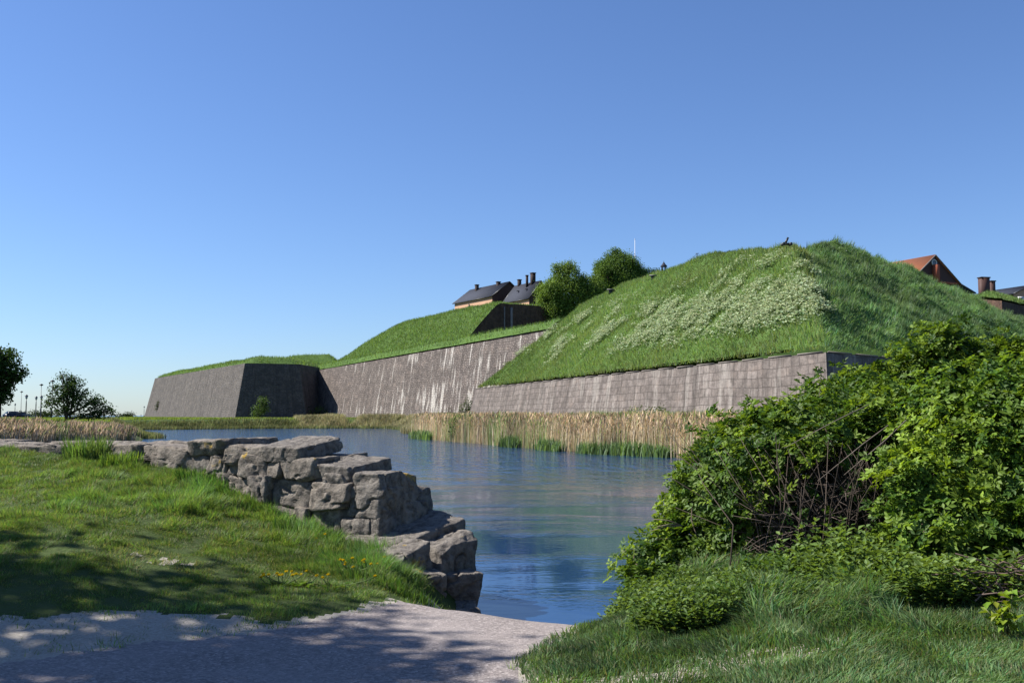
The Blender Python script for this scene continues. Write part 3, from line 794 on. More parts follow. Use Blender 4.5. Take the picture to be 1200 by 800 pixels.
# red tiled house
r_ = np.array([-.42, .91]); apex = P(1095, 299.8, 160.)
W_ = 11.; nrm_ = np.array([r_[1], -r_[0]]) / np.linalg.norm(r_); aa = apex[:2] - nrm_ * W_ / 2
tR, pR, rR = gable_house('house', 'red tiled house with a dark gable and brick chimney behind the green mound', aa, r_, 16, W_, 15.5, apex[2] - 4.4, apex[2], M_brick, M_tile, M_brown, .3)
g = Geo(); c = pR(-.35, 5.35, apex[2] - 3.1); box(g, c, (.8, .9, 3.2), math.atan2(r_[1], r_[0])); c2 = pR(-.35, 5.35, apex[2] - 1.45)
ch = g.build('chimney', M_brick, tR)
g = Geo(); c = pR(-.12, 7.6, apex[2] - 4.3); box(g, c, (.2, 5.6, .35), math.atan2(r_[1], r_[0])); g.build('brick_band', M_brick, tR)
g = Geo(); c = pR(-.12, 5.3, apex[2] - 1.15)
th_ = np.linspace(0, 2 * math.pi, 20, endpoint=False)
ring = np.array([c + np.r_[nrm_ * math.cos(a_) * .5, math.sin(a_) * .5] for a_ in th_])
tube(g, np.vstack([ring, ring[:2]]), .1, 6, cap=False); wf = g.build('round_window', M_pale, tR)
g = Geo(); g.add(ring - np.r_[r_ * -.02, 0], np.array([np.arange(20)])); pn = g.build('pane', M_glass, tR); pn.parent = wf
# flared right eave of the red house
g = Geo(); sl_ = 4.4 / 5.5
q0 = [pR(-.3, W_ + .2, apex[2] - 4.45), pR(16, W_ + .2, apex[2] - 4.45), pR(16, W_ + 3.4, apex[2] - 5.7), pR(-.3, W_ + 3.4, apex[2] - 5.7)]
q1 = [v + np.array([0, 0, .16]) for v in q0]; g.add(np.array(q0 + q1), BOXF); g.build('roof_flare', M_slate, tR)
# dark roofed house far right
hr = np.array([-.45, .89]); e0 = P(1171, 340, 195.)
tD, pD, rD = gable_house('house', 'dark slate roofed house with two stout chimneys at the right edge', P(1188, 347, 196.)[:2], (-.35, .94), 12, 9, 15.5, 25.6, 27.4, M_chim, M_slate, M_plaster, .3)
def ch_at(px, ptop, pbot, Y, wpx, t):
    a_ = P(px, ptop, Y); b_ = P(px, pbot, Y); g = Geo(); w_ = wpx / F * Y
    box(g, (a_[0], a_[1], (a_[2] + b_[2] - 3) / 2), (w_, w_ * .6, a_[2] - b_[2] + 3), .25); c_ = g.build('chimney', M_brown, t)
    g = Geo(); box(g, (a_[0], a_[1], a_[2] + .1), (w_ + .25, w_ * .6 + .25, .2), .25); k_ = g.build('chimney_cap', M_chim, t); k_.parent = c_
ch_at(1153, 326, 338, 192., 11, tD); ch_at(1163, 330, 340, 196., 5.5, tD)
g = Geo(); q = P(1196.5, 352, 192.); box(g, q, (1.1, .3, 1.5), .2); g.build('dormer', M_pale, tD)
g = Geo(); q = P(1196.5, 352, 191.7); box(g, q, (.7, .2, 1.1), .2); g.build('window', M_glass, tD)

# ------------------------------------------------------------------ skyline things
q = P(778, 318, 262.); top = P(778, 305.5, 262.)
t = thing('bell_turret', (q[0], q[1], 15.5), 'small dark bell turret with a pointed cap showing above the mound', 'turret')
g = Geo(); lathe(g, (q[0], q[1], 15.5), [(.9, 0), (.9, q[2] - 15.3)], 8); g.build('shaft', M_slate, t)
g = Geo()
for k in range(6): box(g, (q[0] + .62 * math.cos(k * 1.047), q[1] + .62 * math.sin(k * 1.047), q[2] + .75), (.16, .16, 1.3))
g.build('lantern', M_iron, t)
g = Geo(); lathe(g, (q[0], q[1], q[2] + 1.25), [(.95, 0), (.85, .25), (.45, .7), (.25, 1.0), (.06, 1.3), (.03, top[2] - q[2] - 1.2)], 10); g.build('cap', M_slate, t)
q = P(744, 281, 235.); t = thing('flagpole', (q[0], q[1], 15.5), 'thin white flagpole rising behind the round tree', 'flagpole')
g = Geo(); tube(g, [(q[0], q[1], 15.5), (q[0], q[1], q[2])], [.13, .06], 6); g.build('pole', M_pale, t)
g = Geo(); lathe(g, (q[0], q[1], q[2]), [(.02, 0), (.12, .08), (.12, .16), (.02, .24)], 8); g.build('finial', M_pale, t)
q = P(817, 297, 250.); t = thing('mast', (q[0], q[1], 15.5), 'thin dark mast with stay wires peeking over the mound', 'mast')
g = Geo(); tube(g, [(q[0] - .5, q[1], 15.5), q], [.12, .09], 5); g.build('pole', M_iron, t)
g = Geo(); box(g, q, (.9, .12, .12)); g.build('crossbar', M_iron, t)
g = Geo(); tube(g, [q, (q[0] - 9, q[1], q[2] - 9)], .03, 4); g.build('stay_wire', M_iron, t)
# cannon in the notch of the mound
q = ray_hit(922, 287.9, lambda x, y: mound_h(x, y), 60, 88)
t = thing('cannon', q, 'small black cannon in the notch on top of the green mound', 'cannon')
qq = np.array(q)
g = Geo(); tube(g, [qq + np.array([-.12, 0, .16]), qq + np.array([.0, 0, .38]), qq + np.array([.12, 0, .62])], [.10, .085, .075], 10); g.build('barrel', M_iron, t)
g = Geo(); box(g, qq + np.array([0, 0, .12]), (.5, .26, .14)); g.build('carriage', M_iron, t)
for dx in (-.28, .28):
    for dy in (-.17, .17):
        g = Geo(); tube(g, [qq + np.array([dx, dy - .04, .11]), qq + np.array([dx, dy + .04, .11])], .12, 12); g.build('wheel', M_iron, t)

# ------------------------------------------------------------------ foliage
def crown(g, lobes, tips, per, size, cr, base, base2, seed, shell=.55, up=.35):
    for (cx, cy, cz, rx, ry, rz) in lobes:
        n = int(tips * rx * rz)
        d = rdir(n); rad = (shell + (1 - shell) * RNG.random(n) ** .5)
        p = np.array([cx, cy, cz]) + d * np.array([rx, ry, rz]) * (rad * (1 + .22 * vnoise(d * 2.3 + cx, seed)))[:, None]
        keep = vnoise(p / max(rx, rz) * 3.1, seed + 2) > -.22
        p = p[keep]; d = d[keep]; n = len(p)
        C = np.repeat(p, per, 0); N = len(C)
        C = C + RNG.normal(size=(N, 3)) * cr
        U = norm(np.repeat(d, per, 0) * .6 + RNG.normal(size=(N, 3)) * .6 + np.array([0, 0, up]))
        D = norm(np.cross(U, rdir(N)))
        tipc = np.clip(.5 + .5 * vnoise(p * 2.2 / max(rx, .5), seed + 5) + .25 * RNG.normal(size=n), 0, 1)
        c = np.array(base)[None] * (1 - tipc[:, None]) + np.array(base2)[None] * tipc[:, None]
        leaves(g, C, D, U, size * (.7 + .6 * RNG.random(N)), size * (.5 + .4 * RNG.random(N)), np.repeat(c, per, 0) * (1 + .2 * RNG.normal(size=(N, 1))).clip(.5, 1.6))
def tree(name, label, base, lobes, tips, per, size, cr, col, col2, tr, cat='tree', group=None, seed=1, lean=(0, 0), stems=1):
    base = np.array(base, float)
    t = thing(name, base, label, cat, group)
    L = [(base[0] + a, base[1] + b, base[2] + c, rx, ry, rz) for a, b, c, rx, ry, rz in lobes]
    rr_ = random.Random(seed * 7 + 1)
    if cat == 'tree' and seed < 300:                     # broken outline: smaller sprays standing out of the main masses
        for l in list(L):
            for _ in range(3):
                th = rr_.uniform(0, 6.28); el = rr_.uniform(-.2, 1.2); k_ = rr_.uniform(.22, .38)
                L.append((l[0] + math.cos(th) * math.cos(el) * l[3] * .95, l[1] + math.sin(th) * math.cos(el) * l[4] * .95, l[2] + math.sin(el) * l[5] * .95, l[3] * k_ * 1.2, l[4] * k_, l[5] * k_))
    g = Geo(); top = max(l[2] for l in L)
    for s in range(stems):
        ox = np.array([random.uniform(-1, 1), random.uniform(-1, 1), 0]) * (tr * 2.5 if stems > 1 else 0)
        mid = base + ox * 2 + np.array([lean[0] * .5, lean[1] * .5, (top - base[2]) * .45])
        pk = base + ox * 3 + np.array([lean[0], lean[1], (top - base[2])])
        tube(g, [base + ox - np.array([0, 0, .3]), base * .6 + mid * .4 + ox * .3 + np.array([.1 * tr, 0, 0]), mid, pk], np.array([1.25, .95, .75, .2]) * tr, 7)
    for l in L:
        st = base + np.array([lean[0] * .4, lean[1] * .4, (l[2] - base[2]) * .45]); en = np.array(l[:3])
        m_ = (st + en) / 2 + np.array([0, 0, -.12 * l[5]])
        tube(g, [st, m_, en], [tr * .5, tr * .35, tr * .18], 5)
        for k in range(9):
            e2 = en + rdir(1)[0] * np.array(l[3:]) * .85
            tube(g, [en * .6 + st * .4, (en + e2) / 2 + np.array([0, 0, .1]), e2], [tr * .22, tr * .14, tr * .05], 4)
    g.build('trunk', M_bark, t)
    g = Geo(); crown(g, L, tips, per, size, cr, col, col2, seed); g.build('crown', M_tree, t)
    return t
tree('leafy_tree', 'lower broad leafy tree next to the slate roofed houses', P(663, 392, 196.) * np.array([1, 1, 0]) + np.array([0, 0, 15.5]),
     [(0, 0, 9.5, 4.6, 4.5, 4.4), (-2.6, -1, 7.0, 3.6, 3.6, 3.2), (3.2, 0, 8.0, 3.6, 3.6, 3.6), (.5, 0, 13., 3.2, 3.2, 2.8), (-3.2, 0, 10.2, 2.6, 2.6, 2.4), (2, -1, 4.5, 4, 3.5, 2.8), (5, 1, 11.5, 2.6, 2.6, 2.6), (6.6, 1, 8.8, 2.6, 2.4, 3.0), (-4.6, -1, 6.4, 2.0, 2.0, 1.8)],
     50, 13, .30, .40, (.11, .19, .035), (.22, .31, .065), .3, seed=3)
tree('leafy_tree', 'taller round leafy tree above the grassy mound, in front of the white flagpole', P(727, 350, 214.) * np.array([1, 1, 0]) + np.array([0, 0, 15.5]),
     [(0, 0, 15.5, 5.0, 4.8, 4.6), (-2.6, 0, 12.5, 3.6, 3.5, 3.6), (3, 0, 13.8, 3.6, 3.5, 3.8), (.3, 0, 18.4, 3.4, 3.4, 2.9), (0, 0, 10, 5, 4, 3.2), (-2.8, -1, 17., 2.6, 2.6, 2.4), (-4.6, 0, 13.2, 2.2, 2.2, 2.6), (4.2, 0, 16.2, 1.8, 1.8, 1.7), (-1.2, 0, 20.4, 1.7, 1.6, 1.3)],
     50, 13, .30, .40, (.075, .145, .028), (.165, .255, .055), .35, seed=6)
tree('low_shrub', 'low dark green treetop peeking up between the round tree and the bell turret', P(766, 322, 232.) * np.array([1, 1, 0]) + np.array([0, 0, 15.5]),
     [(0, 0, 18.2, 2.6, 2.4, 1.9), (1.8, 0, 17.6, 1.8, 1.6, 1.3), (-2, 0, 18, 1.8, 1.6, 1.5)], 30, 8, .4, .4, (.03, .065, .012), (.06, .11, .02), .2, seed=8)
# trees on the left bank
tree('broadleaf_tree', 'large dark broadleaf tree cut off by the left edge, on the far lawn', (-51.5, 100., .88),
     [(-2.2, 0, 5.6, 2.6, 2.6, 2.2), (.3, 0, 6.2, 1.5, 1.5, 1.2), (-1., 0, 4.2, 2.6, 2.2, 1.6), (1.6, 0, 4.9, 1.0, 1.0, .75), (-2.5, 0, 7.2, 1.6, 1.6, .9), (-4, 0, 4.5, 2.5, 2, 2), (.2, 0, 2.6, 1.0, 1.0, .7), (-3, 0, 2.2, 1.6, 1.6, 1.2), (-1.2, 0, 1.7, .8, .8, .9)],
     110, 9, .26, .22, (.03, .062, .016), (.075, .14, .03), .28, seed=12)
tree('bushy_tree', 'feathery many stemmed bushy tree at the water on the left bank', (-47.6, 107., .5),
     [(0, 0, 2.8, 1.7, 1.7, 1.4), (-.9, 0, 3.4, 1.2, 1.2, .9), (.5, 0, 4.2, 1.1, 1.1, .9), (-.3, 0, 5.0, .8, .8, .7), (1.6, 0, 2.6, 1.4, 1.3, 1.1), (3., 0, 1.9, 1.3, 1.2, .8), (4.2, 0, 1.2, 1.3, 1., .6), (2.6, 0, .7, 1.8, 1.2, .5), (-1.7, 0, 2.5, .8, .8, .55)],
     62, 7, .24, .24, (.026, .062, .016), (.075, .13, .032), .09, seed=15, stems=4)
tree('young_tree', 'small pale green young tree in front of the dark face of the far bastion', np.r_[P(305, 490, 203.)[:2], .8],
     [(0, 0, 2.2, 1.4, 1.3, 1.3), (.3, 0, 3.4, 1.0, 1.0, .9), (-.5, 0, 1.2, 1.2, 1., .9)], 40, 8, .28, .28, (.07, .125, .03), (.12, .19, .05), .08, seed=18)
def shrub(name, label, px, pyb, Y, w, h, c1, c2, seed, z=None, group=None, sz=.2):
    b = np.r_[P(px, pyb, Y)[:2], z if z is not None else P(px, pyb, Y)[2]]
    return tree(name, label, b, [(0, 0, h * .5, w * .5, w * .5, h * .5), (w * .2, 0, h * .7, w * .3, w * .3, h * .3), (-w * .25, 0, h * .35, w * .35, w * .3, h * .35)],
                60 / max(.6, w * .5 * h * .5), 9, sz, sz * .9, c1, c2, .04, 'shrub', group, seed, stems=3)
shrub('wall_shrub', 'green shrub in the gap between the long streaked wall and the nearest bastion', 547, 489, 136., 1.9, 3.2, (.05, .085, .02), (.09, .12, .04), 21, .6)
shrub('bare_shrub', 'thin greyish twiggy shrub at the foot of the streaked wall', 525, 490, 140., 2.6, 2.2, (.10, .075, .07), (.13, .10, .08), 22, .7, sz=.1)
shrub('bank_shrub', 'dark green rounded shrub standing in the dry reeds at the water', 548, 516, 84., 2.6, 1.9, (.04, .075, .018), (.08, .125, .03), 23, -.45)
shrub('bramble', 'yellow green bramble against the foot of the ashlar wall above the reeds', 757, 500, 63., 2.6, 1.3, (.09, .13, .03), (.14, .18, .05), 24, .9, sz=.13)
shrub('corner_shrub', 'dark shrub in the shaded corner where the far bastion meets the streaked wall', 371, 492, 214., 5., 2.6, (.03, .06, .014), (.08, .12, .03), 25, .7, sz=.3)
shrub('wall_plant', 'small dark plant growing out of the sunlit wall of the far bastion', 187.5, 481, 279., 2.2, 2.6, (.04, .06, .02), (.06, .08, .03), 26, sz=.3)
shrub('low_bush', 'dark low bush on the far lawn behind the lamp posts', 49, 489, 205., 3.8, 1.6, (.03, .055, .014), (.05, .08, .02), 27, .7, sz=.3)
for k, (px, w_, h_, Y, lb) in enumerate(((147, 5.5, 1.3, 330., 'tiny dark bush far off on the horizon left of the far bastion'), (32, 9, 1.6, 300., 'long low dark bush on the horizon behind the lamp posts'), (68, 9, 2.2, 280., 'low dark bush on the horizon behind the bushy tree'))):
    shrub('horizon_bush', lb, px, 489, Y, w_, h_, (.03, .05, .018), (.05, .075, .025), 30 + k, .8, 'bushes along the horizon', .45)

# ------------------------------------------------------------------ lamps, cars
def lantern_post(px, pt_, Y, label, proto=None):
    b = P(px, 490, Y); b[2] = float(ground_h(np.array([b[0]]), np.array([b[1]]))[0])
    if proto is not None: return dup(proto, b, label)
    h = P(px, pt_, Y)[2] - b[2]
    t = thing('street_lamp', b, label, 'street lamp', 'black lantern lamp posts on the far lawn')
    g = Geo(); lathe(g, b, [(.16, 0), (.16, .5), (.12, .6), (.09, .7), (.09, h * .6), (.06, h - .75)], 8); g.build('pole', M_iron, t)
    g = Geo(); lathe(g, b + np.array([0, 0, h - .75]), [(.10, 0), (.16, .08), (.24, .48)], 6); g.build('lantern', M_lampglass, t)
    g = Geo(); lathe(g, b + np.array([0, 0, h - .27]), [(.32, 0), (.26, .06), (.1, .2), (.04, .27)], 6); g.build('cap', M_iron, t)
    return t
lp = lantern_post(30, 462, 168., 'black lantern lamp post closest to the big dark tree')
lantern_post(41.5, 465, 190., 'black lantern lamp post second to the right from the big dark tree', lp)
lantern_post(47.6, 470, 178., 'black lantern lamp post closest to the feathery bushy tree', lp)
lantern_post(17, 476, 300., 'distant black lantern lamp post above the dark parked car', lp)
lantern_post(168.5, 481, 395., 'tiny distant lamp post touching the edge of the far bastion', lp)
lantern_post(165, 485, 520., 'faint tiny lamp post farthest off on the horizon', lp)
def tall_lamp(px, pt_, Y, label, proto=None):
    b = P(px, 490, Y); b[2] = float(ground_h(np.array([b[0]]), np.array([b[1]]))[0])
    if proto is not None: return dup(proto, b, label)
    h = P(px, pt_, Y)[2] - b[2]
    t = thing('tall_lamp', b, label, 'street lamp', 'tall thin lamp masts on the far lawn')
    g = Geo(); tube(g, [b, b + np.array([0, 0, h * .3]), b + np.array([0, 0, h * .31]), b + np.array([0, 0, h])], [.11, .11, .06, .045], 6); g.build('pole', M_iron, t)
    g = Geo(); lathe(g, b + np.array([0, 0, h - .05]), [(.1, 0), (.36, .1), (.36, .2), (.12, .34)], 8); g.build('lamp_head', M_iron, t)
    return t
tl_ = tall_lamp(47, 451.5, 185., 'tall thin lamp mast with a flat disc head over the black lanterns')
tall_lamp(60, 457, 165., 'tall thin lamp mast just left of the feathery bushy tree', tl_)
tall_lamp(24, 463, 240., 'tall thin pale looking lamp mast near the big dark tree', tl_)
tall_lamp(154, 482, 560., 'distant lamp with a flat head standing alone left of the far bastion', tl_)

def car(px, Y, label, paint, rot, proto=None):
    b = P(px, 489, Y); b[2] = float(ground_h(np.array([b[0]]), np.array([b[1]]))[0])
    t = thing('parked_car', b, label, 'car', 'cars parked beyond the lawn')
    ca, sa = math.cos(rot), math.sin(rot)
    def tr(p): p = np.asarray(p, float); return np.c_[p[:, 0] * ca - p[:, 1] * sa, p[:, 0] * sa + p[:, 1] * ca, p[:, 2]] + b
    def prism(prof, w, w2=None):
        k = len(prof); V = np.array([(x, -w, z) for x, z in prof] + [(x, w, z) for x, z in prof]); i = np.arange(k)
        return tr(V), [np.array([i[::-1]]), np.array([i + k]), np.stack([i, (i + 1) % k, (i + 1) % k + k, i + k], -1)]
    g = Geo(); v, f = prism([(-2.05, .32), (2.05, .32), (2.1, .55), (2.0, .75), (1.0, .9), (-1.5, .95), (-2.08, .85)], .86); g.add(v, f); g.build('body', paint, t)
    g = Geo(); v, f = prism([(1.0, .9), (.35, 1.38), (-1.1, 1.42), (-1.85, .95)], .74); g.add(v, f); g.build('cabin', M_glass, t)
    g = Geo(); v, f = prism([(.38, 1.385), (-1.12, 1.425), (-1.1, 1.47), (.3, 1.43)], .72); g.add(v, f); g.build('roof', paint, t)
    for x_ in (-1.3, 1.3):
        for y_ in (-.8, .8):
            c = tr([(x_, y_ - .1, .31), (x_, y_ + .1, .31)]); g = Geo(); tube(g, c, .31, 12); wh = g.build('wheel', M_iron, t)
    return t
M_navy = plain('navy_car_paint', (.012, .014, .04), .25, .5)
M_grey = plain('grey_car_paint', (.30, .34, .40), .3, .5)
car(16, 205., 'dark blue parked car seen end on under the big dark tree', M_navy, R(70))
car(26, 245., 'grey parked car beyond the black lamp post', M_grey, R(35))

# ------------------------------------------------------------------ reeds
def reedbed(name, label, polyf, n, hh, col, col2, wgrass=.0, cat='reeds', plume=True, width=.03, lean=.12, top=None):
    x, y = polyf(n); z = ground_h(x, y); k = len(x)
    nz = fbm(np.c_[x, y] * .35, 3, 101)
    H = hh * (.72 + .4 * RNG.random(k)) * (1 + .22 * nz)
    if top is not None: H = np.maximum((top - z) * (.60 + .42 * RNG.random(k)) * (1 + .30 * nz + .12 * vnoise(np.c_[x, y] * 1.6, 103)), .25)
    ln = RNG.normal(size=(k, 2)) * lean * hh * .6 + np.array([.1, 0])
    m = RNG.random(k)[:, None]; c = np.array(col) * m + np.array(col2) * (1 - m); c = c * (1 + .22 * RNG.normal(size=(k, 1)) + .4 * vnoise(np.c_[x, y] * .55, 107)[:, None]).clip(.4, 1.8); gk = (RNG.random(k) < .14 + .6 * np.clip(vnoise(np.c_[x, y] * .4, 109), 0, 1)); c = np.where(gk[:, None] & (top is not None), c * np.array([.50, .80, .45]), c)
    g = Geo(); p = np.c_[x, y, np.maximum(z, -.75)]
    blades(g, p, H, width * (.6 + .8 * RNG.random(k)), ln, c)
    if plume:
        s = RNG.random(k) < .45; q = p[s].copy(); q[:, 2] += H[s] * .86; q[:, :2] += ln[s] * .85; kk = len(q)
        D = norm(np.c_[ln[s] + RNG.normal(size=(kk, 2)) * .15, np.full(kk, .8)]); leaves(g, q, D, rdir(kk), .28 + .15 * RNG.random(kk), .05 + .04 * RNG.random(kk), c[s] * np.array([.98, .90, .86]))
    return tag(g.build(name, M_reed if not wgrass else M_grass), label, cat, None, 'stuff')
SHORE = np.array([(-9.3, 97), (-2.7, 79), (2.2, 65), (5, 57.7), (8.6, 53), (12.5, 43), (18, 39.5)], float)
def along(poly, w0, w1, lo=0., hi=1.):
    p = np.asarray(poly, float); seg = np.diff(p, axis=0); L = np.linalg.norm(seg, axis=1); cum = np.r_[0, np.cumsum(L)]
    def f(n):
        s = RNG.uniform(lo, hi, n) * cum[-1]; i = np.clip(np.searchsorted(cum, s) - 1, 0, len(L) - 1)
        t = (s - cum[i]) / L[i]; q = p[i] + seg[i] * t[:, None]; nn = np.c_[-seg[i, 1], seg[i, 0]] / L[i][:, None]
        w = RNG.uniform(w0, w1, n); q = q + nn * w[:, None] + RNG.normal(size=(n, 2)) * .15
        return q[:, 0], q[:, 1]
    return f
REEDC = (.72, .61, .44); REEDD = (.50, .40, .26)
reedbed('dry_reeds', 'band of tall dry tan reeds along the water below the ashlar wall', along(SHORE, -.5, 3.4), 42000, 1.75, REEDC, REEDD, width=.034, top=1.62, lean=.2)
def sub_f(f, thr, seed, sc=.13):
    def h(n):
        x, y = f(n); m = vnoise(np.c_[x, y] * sc, seed) > thr; return x[m], y[m]
    return h
reedbed('green_reeds', 'fresh green reeds growing behind and among the dry reeds', sub_f(along(SHORE, 1.2, 6.0), -.1, 111), 26000, 1.55, (.15, .23, .06), (.28, .32, .14), .1, plume=False, width=.05, top=1.9)
reedbed('meadow_grass', 'grass between the reeds and the foot of the ashlar wall', along(SHORE, 5, 14), 30000, .5, (.14, .2, .06), (.3, .29, .16), .1, 'grass', False, .07)
for k, (a, b, lb) in enumerate(((.03, .12, 'leafy green clump at the left tip of the reed bed'), (.43, .47, 'small fresh green clump near the middle of the reed bed front'), (.535, .585, 'middle sized fresh green clump at the front of the reed bed'), (.63, .745, 'widest fresh green clump at the front of the reed bed'))):
    reedbed_o = reedbed('waterside_plant', lb, along(SHORE, -1.0, .6, a, b), 1500 if k != 3 else 3200, .95 if k else 1.0, (.11, .19, .08), (.20, .28, .13), .1, 'waterside plant', False, .07, .3)
    reedbed_o['group'] = 'green clumps in the reed bed'; del reedbed_o['kind']
reedbed('left_reeds', 'patch of dry tan reeds behind the old stone wall at the left edge', along([(-60, 51), (-36, 54.5), (-28, 57.5), (-26.5, 63), (-28, 72)], -.8, 1.6), 22000, 1.2, (.60, .52, .40), (.42, .35, .26), width=.05, top=.98)
FAR = [(-34, 94), (-46, 119), (-56.5, 136), (-57, 152), (-44, 164.5), (-28, 171.5), (-20, 168.5), (-15.8, 150)]
reedbed('bank_reeds', 'low reeds and grass along the far bank below the far bastion', along(FAR, -1.2, 3), 26000, .7, (.30, .29, .14), (.14, .20, .06), width=.09, plume=False)
reedbed('pale_reeds', 'pale dry reeds on the far bank below the long streaked wall', along([(-44, 165), (-28, 172), (-20.5, 169), (-16, 150), (-12.5, 120)], -.5, 6., .12, 1.), 30000, .95, (.50, .42, .26), (.26, .29, .12), width=.09, plume=False)
def farlawn(n):
    return RNG.uniform(-110, -8, n), RNG.uniform(95, 330, n)
def fl(n):
    x, y = farlawn(n); d, _, _ = sdf(x, y, MOAT); m = (d < -1) & (np.abs(x / y + .30) < .32); return x[m], y[m]
reedbed('far_grass', 'sunny yellow green grass on the far bank and lawn', fl, 130000, .32, (.15, .22, .04), (.23, .27, .06), .1, 'grass', False, .12)

# ------------------------------------------------------------------ old stone wall in front
def wall_frame(s):
    seg = np.diff(WF, axis=0); L = np.linalg.norm(seg, axis=1); cum = np.r_[0, np.cumsum(L)]
    s_ = np.clip(s, -2, cum[-1] - .01); i = int(np.clip(np.searchsorted(cum, s_) - 1, 0, len(L) - 1))
    t = (s_ - cum[i]) / L[i]; q = WF[i] + seg[i] * t; e = seg[i] / L[i]
    # blend direction near vertices
    if t > .5 and i < len(L) - 1: e2 = seg[i + 1] / L[i + 1]; e = e * (1.5 - t) + e2 * (t - .5)
    elif t < .5 and i > 0: e2 = seg[i - 1] / L[i - 1]; e = e * (.5 + t) + e2 * (.5 - t)
    e = e / np.linalg.norm(e); return q, e, np.array([e[1], -e[0]])
ZT_S = [0, .9, 1.0, 2.0, 3.0, 5, 8, 12, 40]; ZT_Z = [.98, 1.0, 1.20, 1.21, 1.23, 1.19, 1.18, 1.2, 1.2]
ztop = lambda s: float(np.interp(s, ZT_S, ZT_Z))
def cube_pts(n=9):
    g_ = np.linspace(-1, 1, n); V = []; Fq = []; idx = {}
    def vid(p):
        k = tuple(np.round(p, 4))
        if k not in idx: idx[k] = len(V); V.append(k)
        return idx[k]
    for ax in range(3):
        for sg in (-1, 1):
            for i in range(n - 1):
                for j in range(n - 1):
                    q = []
                    for a, b in ((i, j), (i + 1, j), (i + 1, j + 1), (i, j + 1)):
                        p = [0, 0, 0]; p[ax] = sg; p[(ax + 1) % 3] = g_[a]; p[(ax + 2) % 3] = g_[b]; q.append(vid(p))
                    Fq.append(q if sg > 0 else q[::-1])
    return np.array(V), np.array(Fq)
CP9 = cube_pts(17); CP15 = cube_pts(36)
_rk = [0]
def rock(g, c, ex, ey, ez, dims, jit=.12, rough=.05, sup=7., hi=False, cuts=7):
    """hewn block centred at c with axes ex,ey,ez, full sizes dims; skewed, chipped by flat cuts, then roughened"""
    _rk[0] += 1; sd = _rk[0]
    V, Fq = CP15 if hi else CP9
    p = V / ((np.abs(V) ** 18).sum(1) ** (1 / 18))[:, None]
    jt = RNG.uniform(-1, 1, (2, 2, 2, 3)) * jit
    t = (p + 1) / 2; w_ = 0
    for i in (0, 1):
        for j in (0, 1):
            for k in (0, 1):
                wt = (t[:, 0] if i else 1 - t[:, 0]) * (t[:, 1] if j else 1 - t[:, 1]) * (t[:, 2] if k else 1 - t[:, 2]); w_ = w_ + wt[:, None] * jt[i, j, k]
    q = (p + w_) * np.array(dims) / 2
    m = min(dims)
    # flat chips knocked off corners and edges
    for _ in range(cuts):
        d = np.array([random.choice((-1, 0, 1)), random.choice((-1, 0, 1)), random.choice((-1, 0, 1))], float)
        if np.abs(d).sum() < 1.5: continue
        d = norm(d + RNG.normal(size=3) * .25)
        h = (q @ d).max() - random.uniform(.01, .10) * m * (1.2 if np.abs(d).sum() > 1.6 else 1.)
        ex_ = q @ d - h; q = q - np.where(ex_ > 0, ex_, 0)[:, None] * d
    # split-face relief: broad facets and fine grain
    nm = norm(q / np.array(dims))
    f1 = fbm(q * 2.6 + sd * 7.3, 2, sd); f2 = fbm(q * 8. + sd * 3.1, 3, sd + 50); f3 = np.abs(vnoise(q * 5. + sd, sd + 90))
    f4 = np.abs(fbm(q * 4.2 + sd * 1.7, 2, sd + 130)); q = q + nm * (rough * (1.0 * f1 + .8 * f2 - .9 * (f3 < .05) + .55 * (f4 - .2)))[:, None]
    g.add(np.array(c) + q[:, :1] * np.array(ex) + q[:, 1:2] * np.array(ey) + q[:, 2:] * np.array(ez), Fq)
Zv = np.array([0, 0, 1.])
sw = thing('stone_wall', (WF[0, 0], WF[0, 1], 0), 'old rough granite block wall in the grass ending in broken steps at the water', 'stone wall')
WT = .92
def gz(s, o=-.05):
    q, e, n_ = wall_frame(s); return float(ground_h(np.array([q[0] + n_[0] * o]), np.array([q[1] + n_[1] * o]))[0])
# mortar core
g = Geo(); Vc = []; sN = np.r_[np.arange(.30, 24, .25)]
for s in sN:
    q, e, n_ = wall_frame(s)
    for o, z in ((.045, -.9), (.045, ztop(s) - .10), (WT - .08, ztop(s) - .10), (WT - .08, -.9)): Vc.append((q[0] + n_[0] * o, q[1] + n_[1] * o, z))
Vc = np.array(Vc); Vc += .03 * np.c_[vnoise(Vc * 3, 5), vnoise(Vc * 3, 6), vnoise(Vc * 3, 7)]
K = len(sN); i = np.arange(K - 1)[:, None] * 4; j = np.arange(4)[None, :]
g.add(Vc, [np.stack([i + j, i + (j + 1) % 4, i + 4 + (j + 1) % 4, i + 4 + j], -1).reshape(-1, 4), np.array([[3, 2, 1, 0]])])
g.build('mortar_core', M_mortar, sw)
def place(g, s, o, z, dims, tilt=0., **k):
    q, e, n_ = wall_frame(s); ex = np.r_[e, 0]; ey = np.r_[n_, 0]
    ez = Zv
    if tilt: ex, ez = ex * math.cos(tilt) + ez * math.sin(tilt), -ex * math.sin(tilt) + ez * math.cos(tilt)
    rock(g, (q[0] + n_[0] * o, q[1] + n_[1] * o, z), ex, ey, ez, dims, **k)
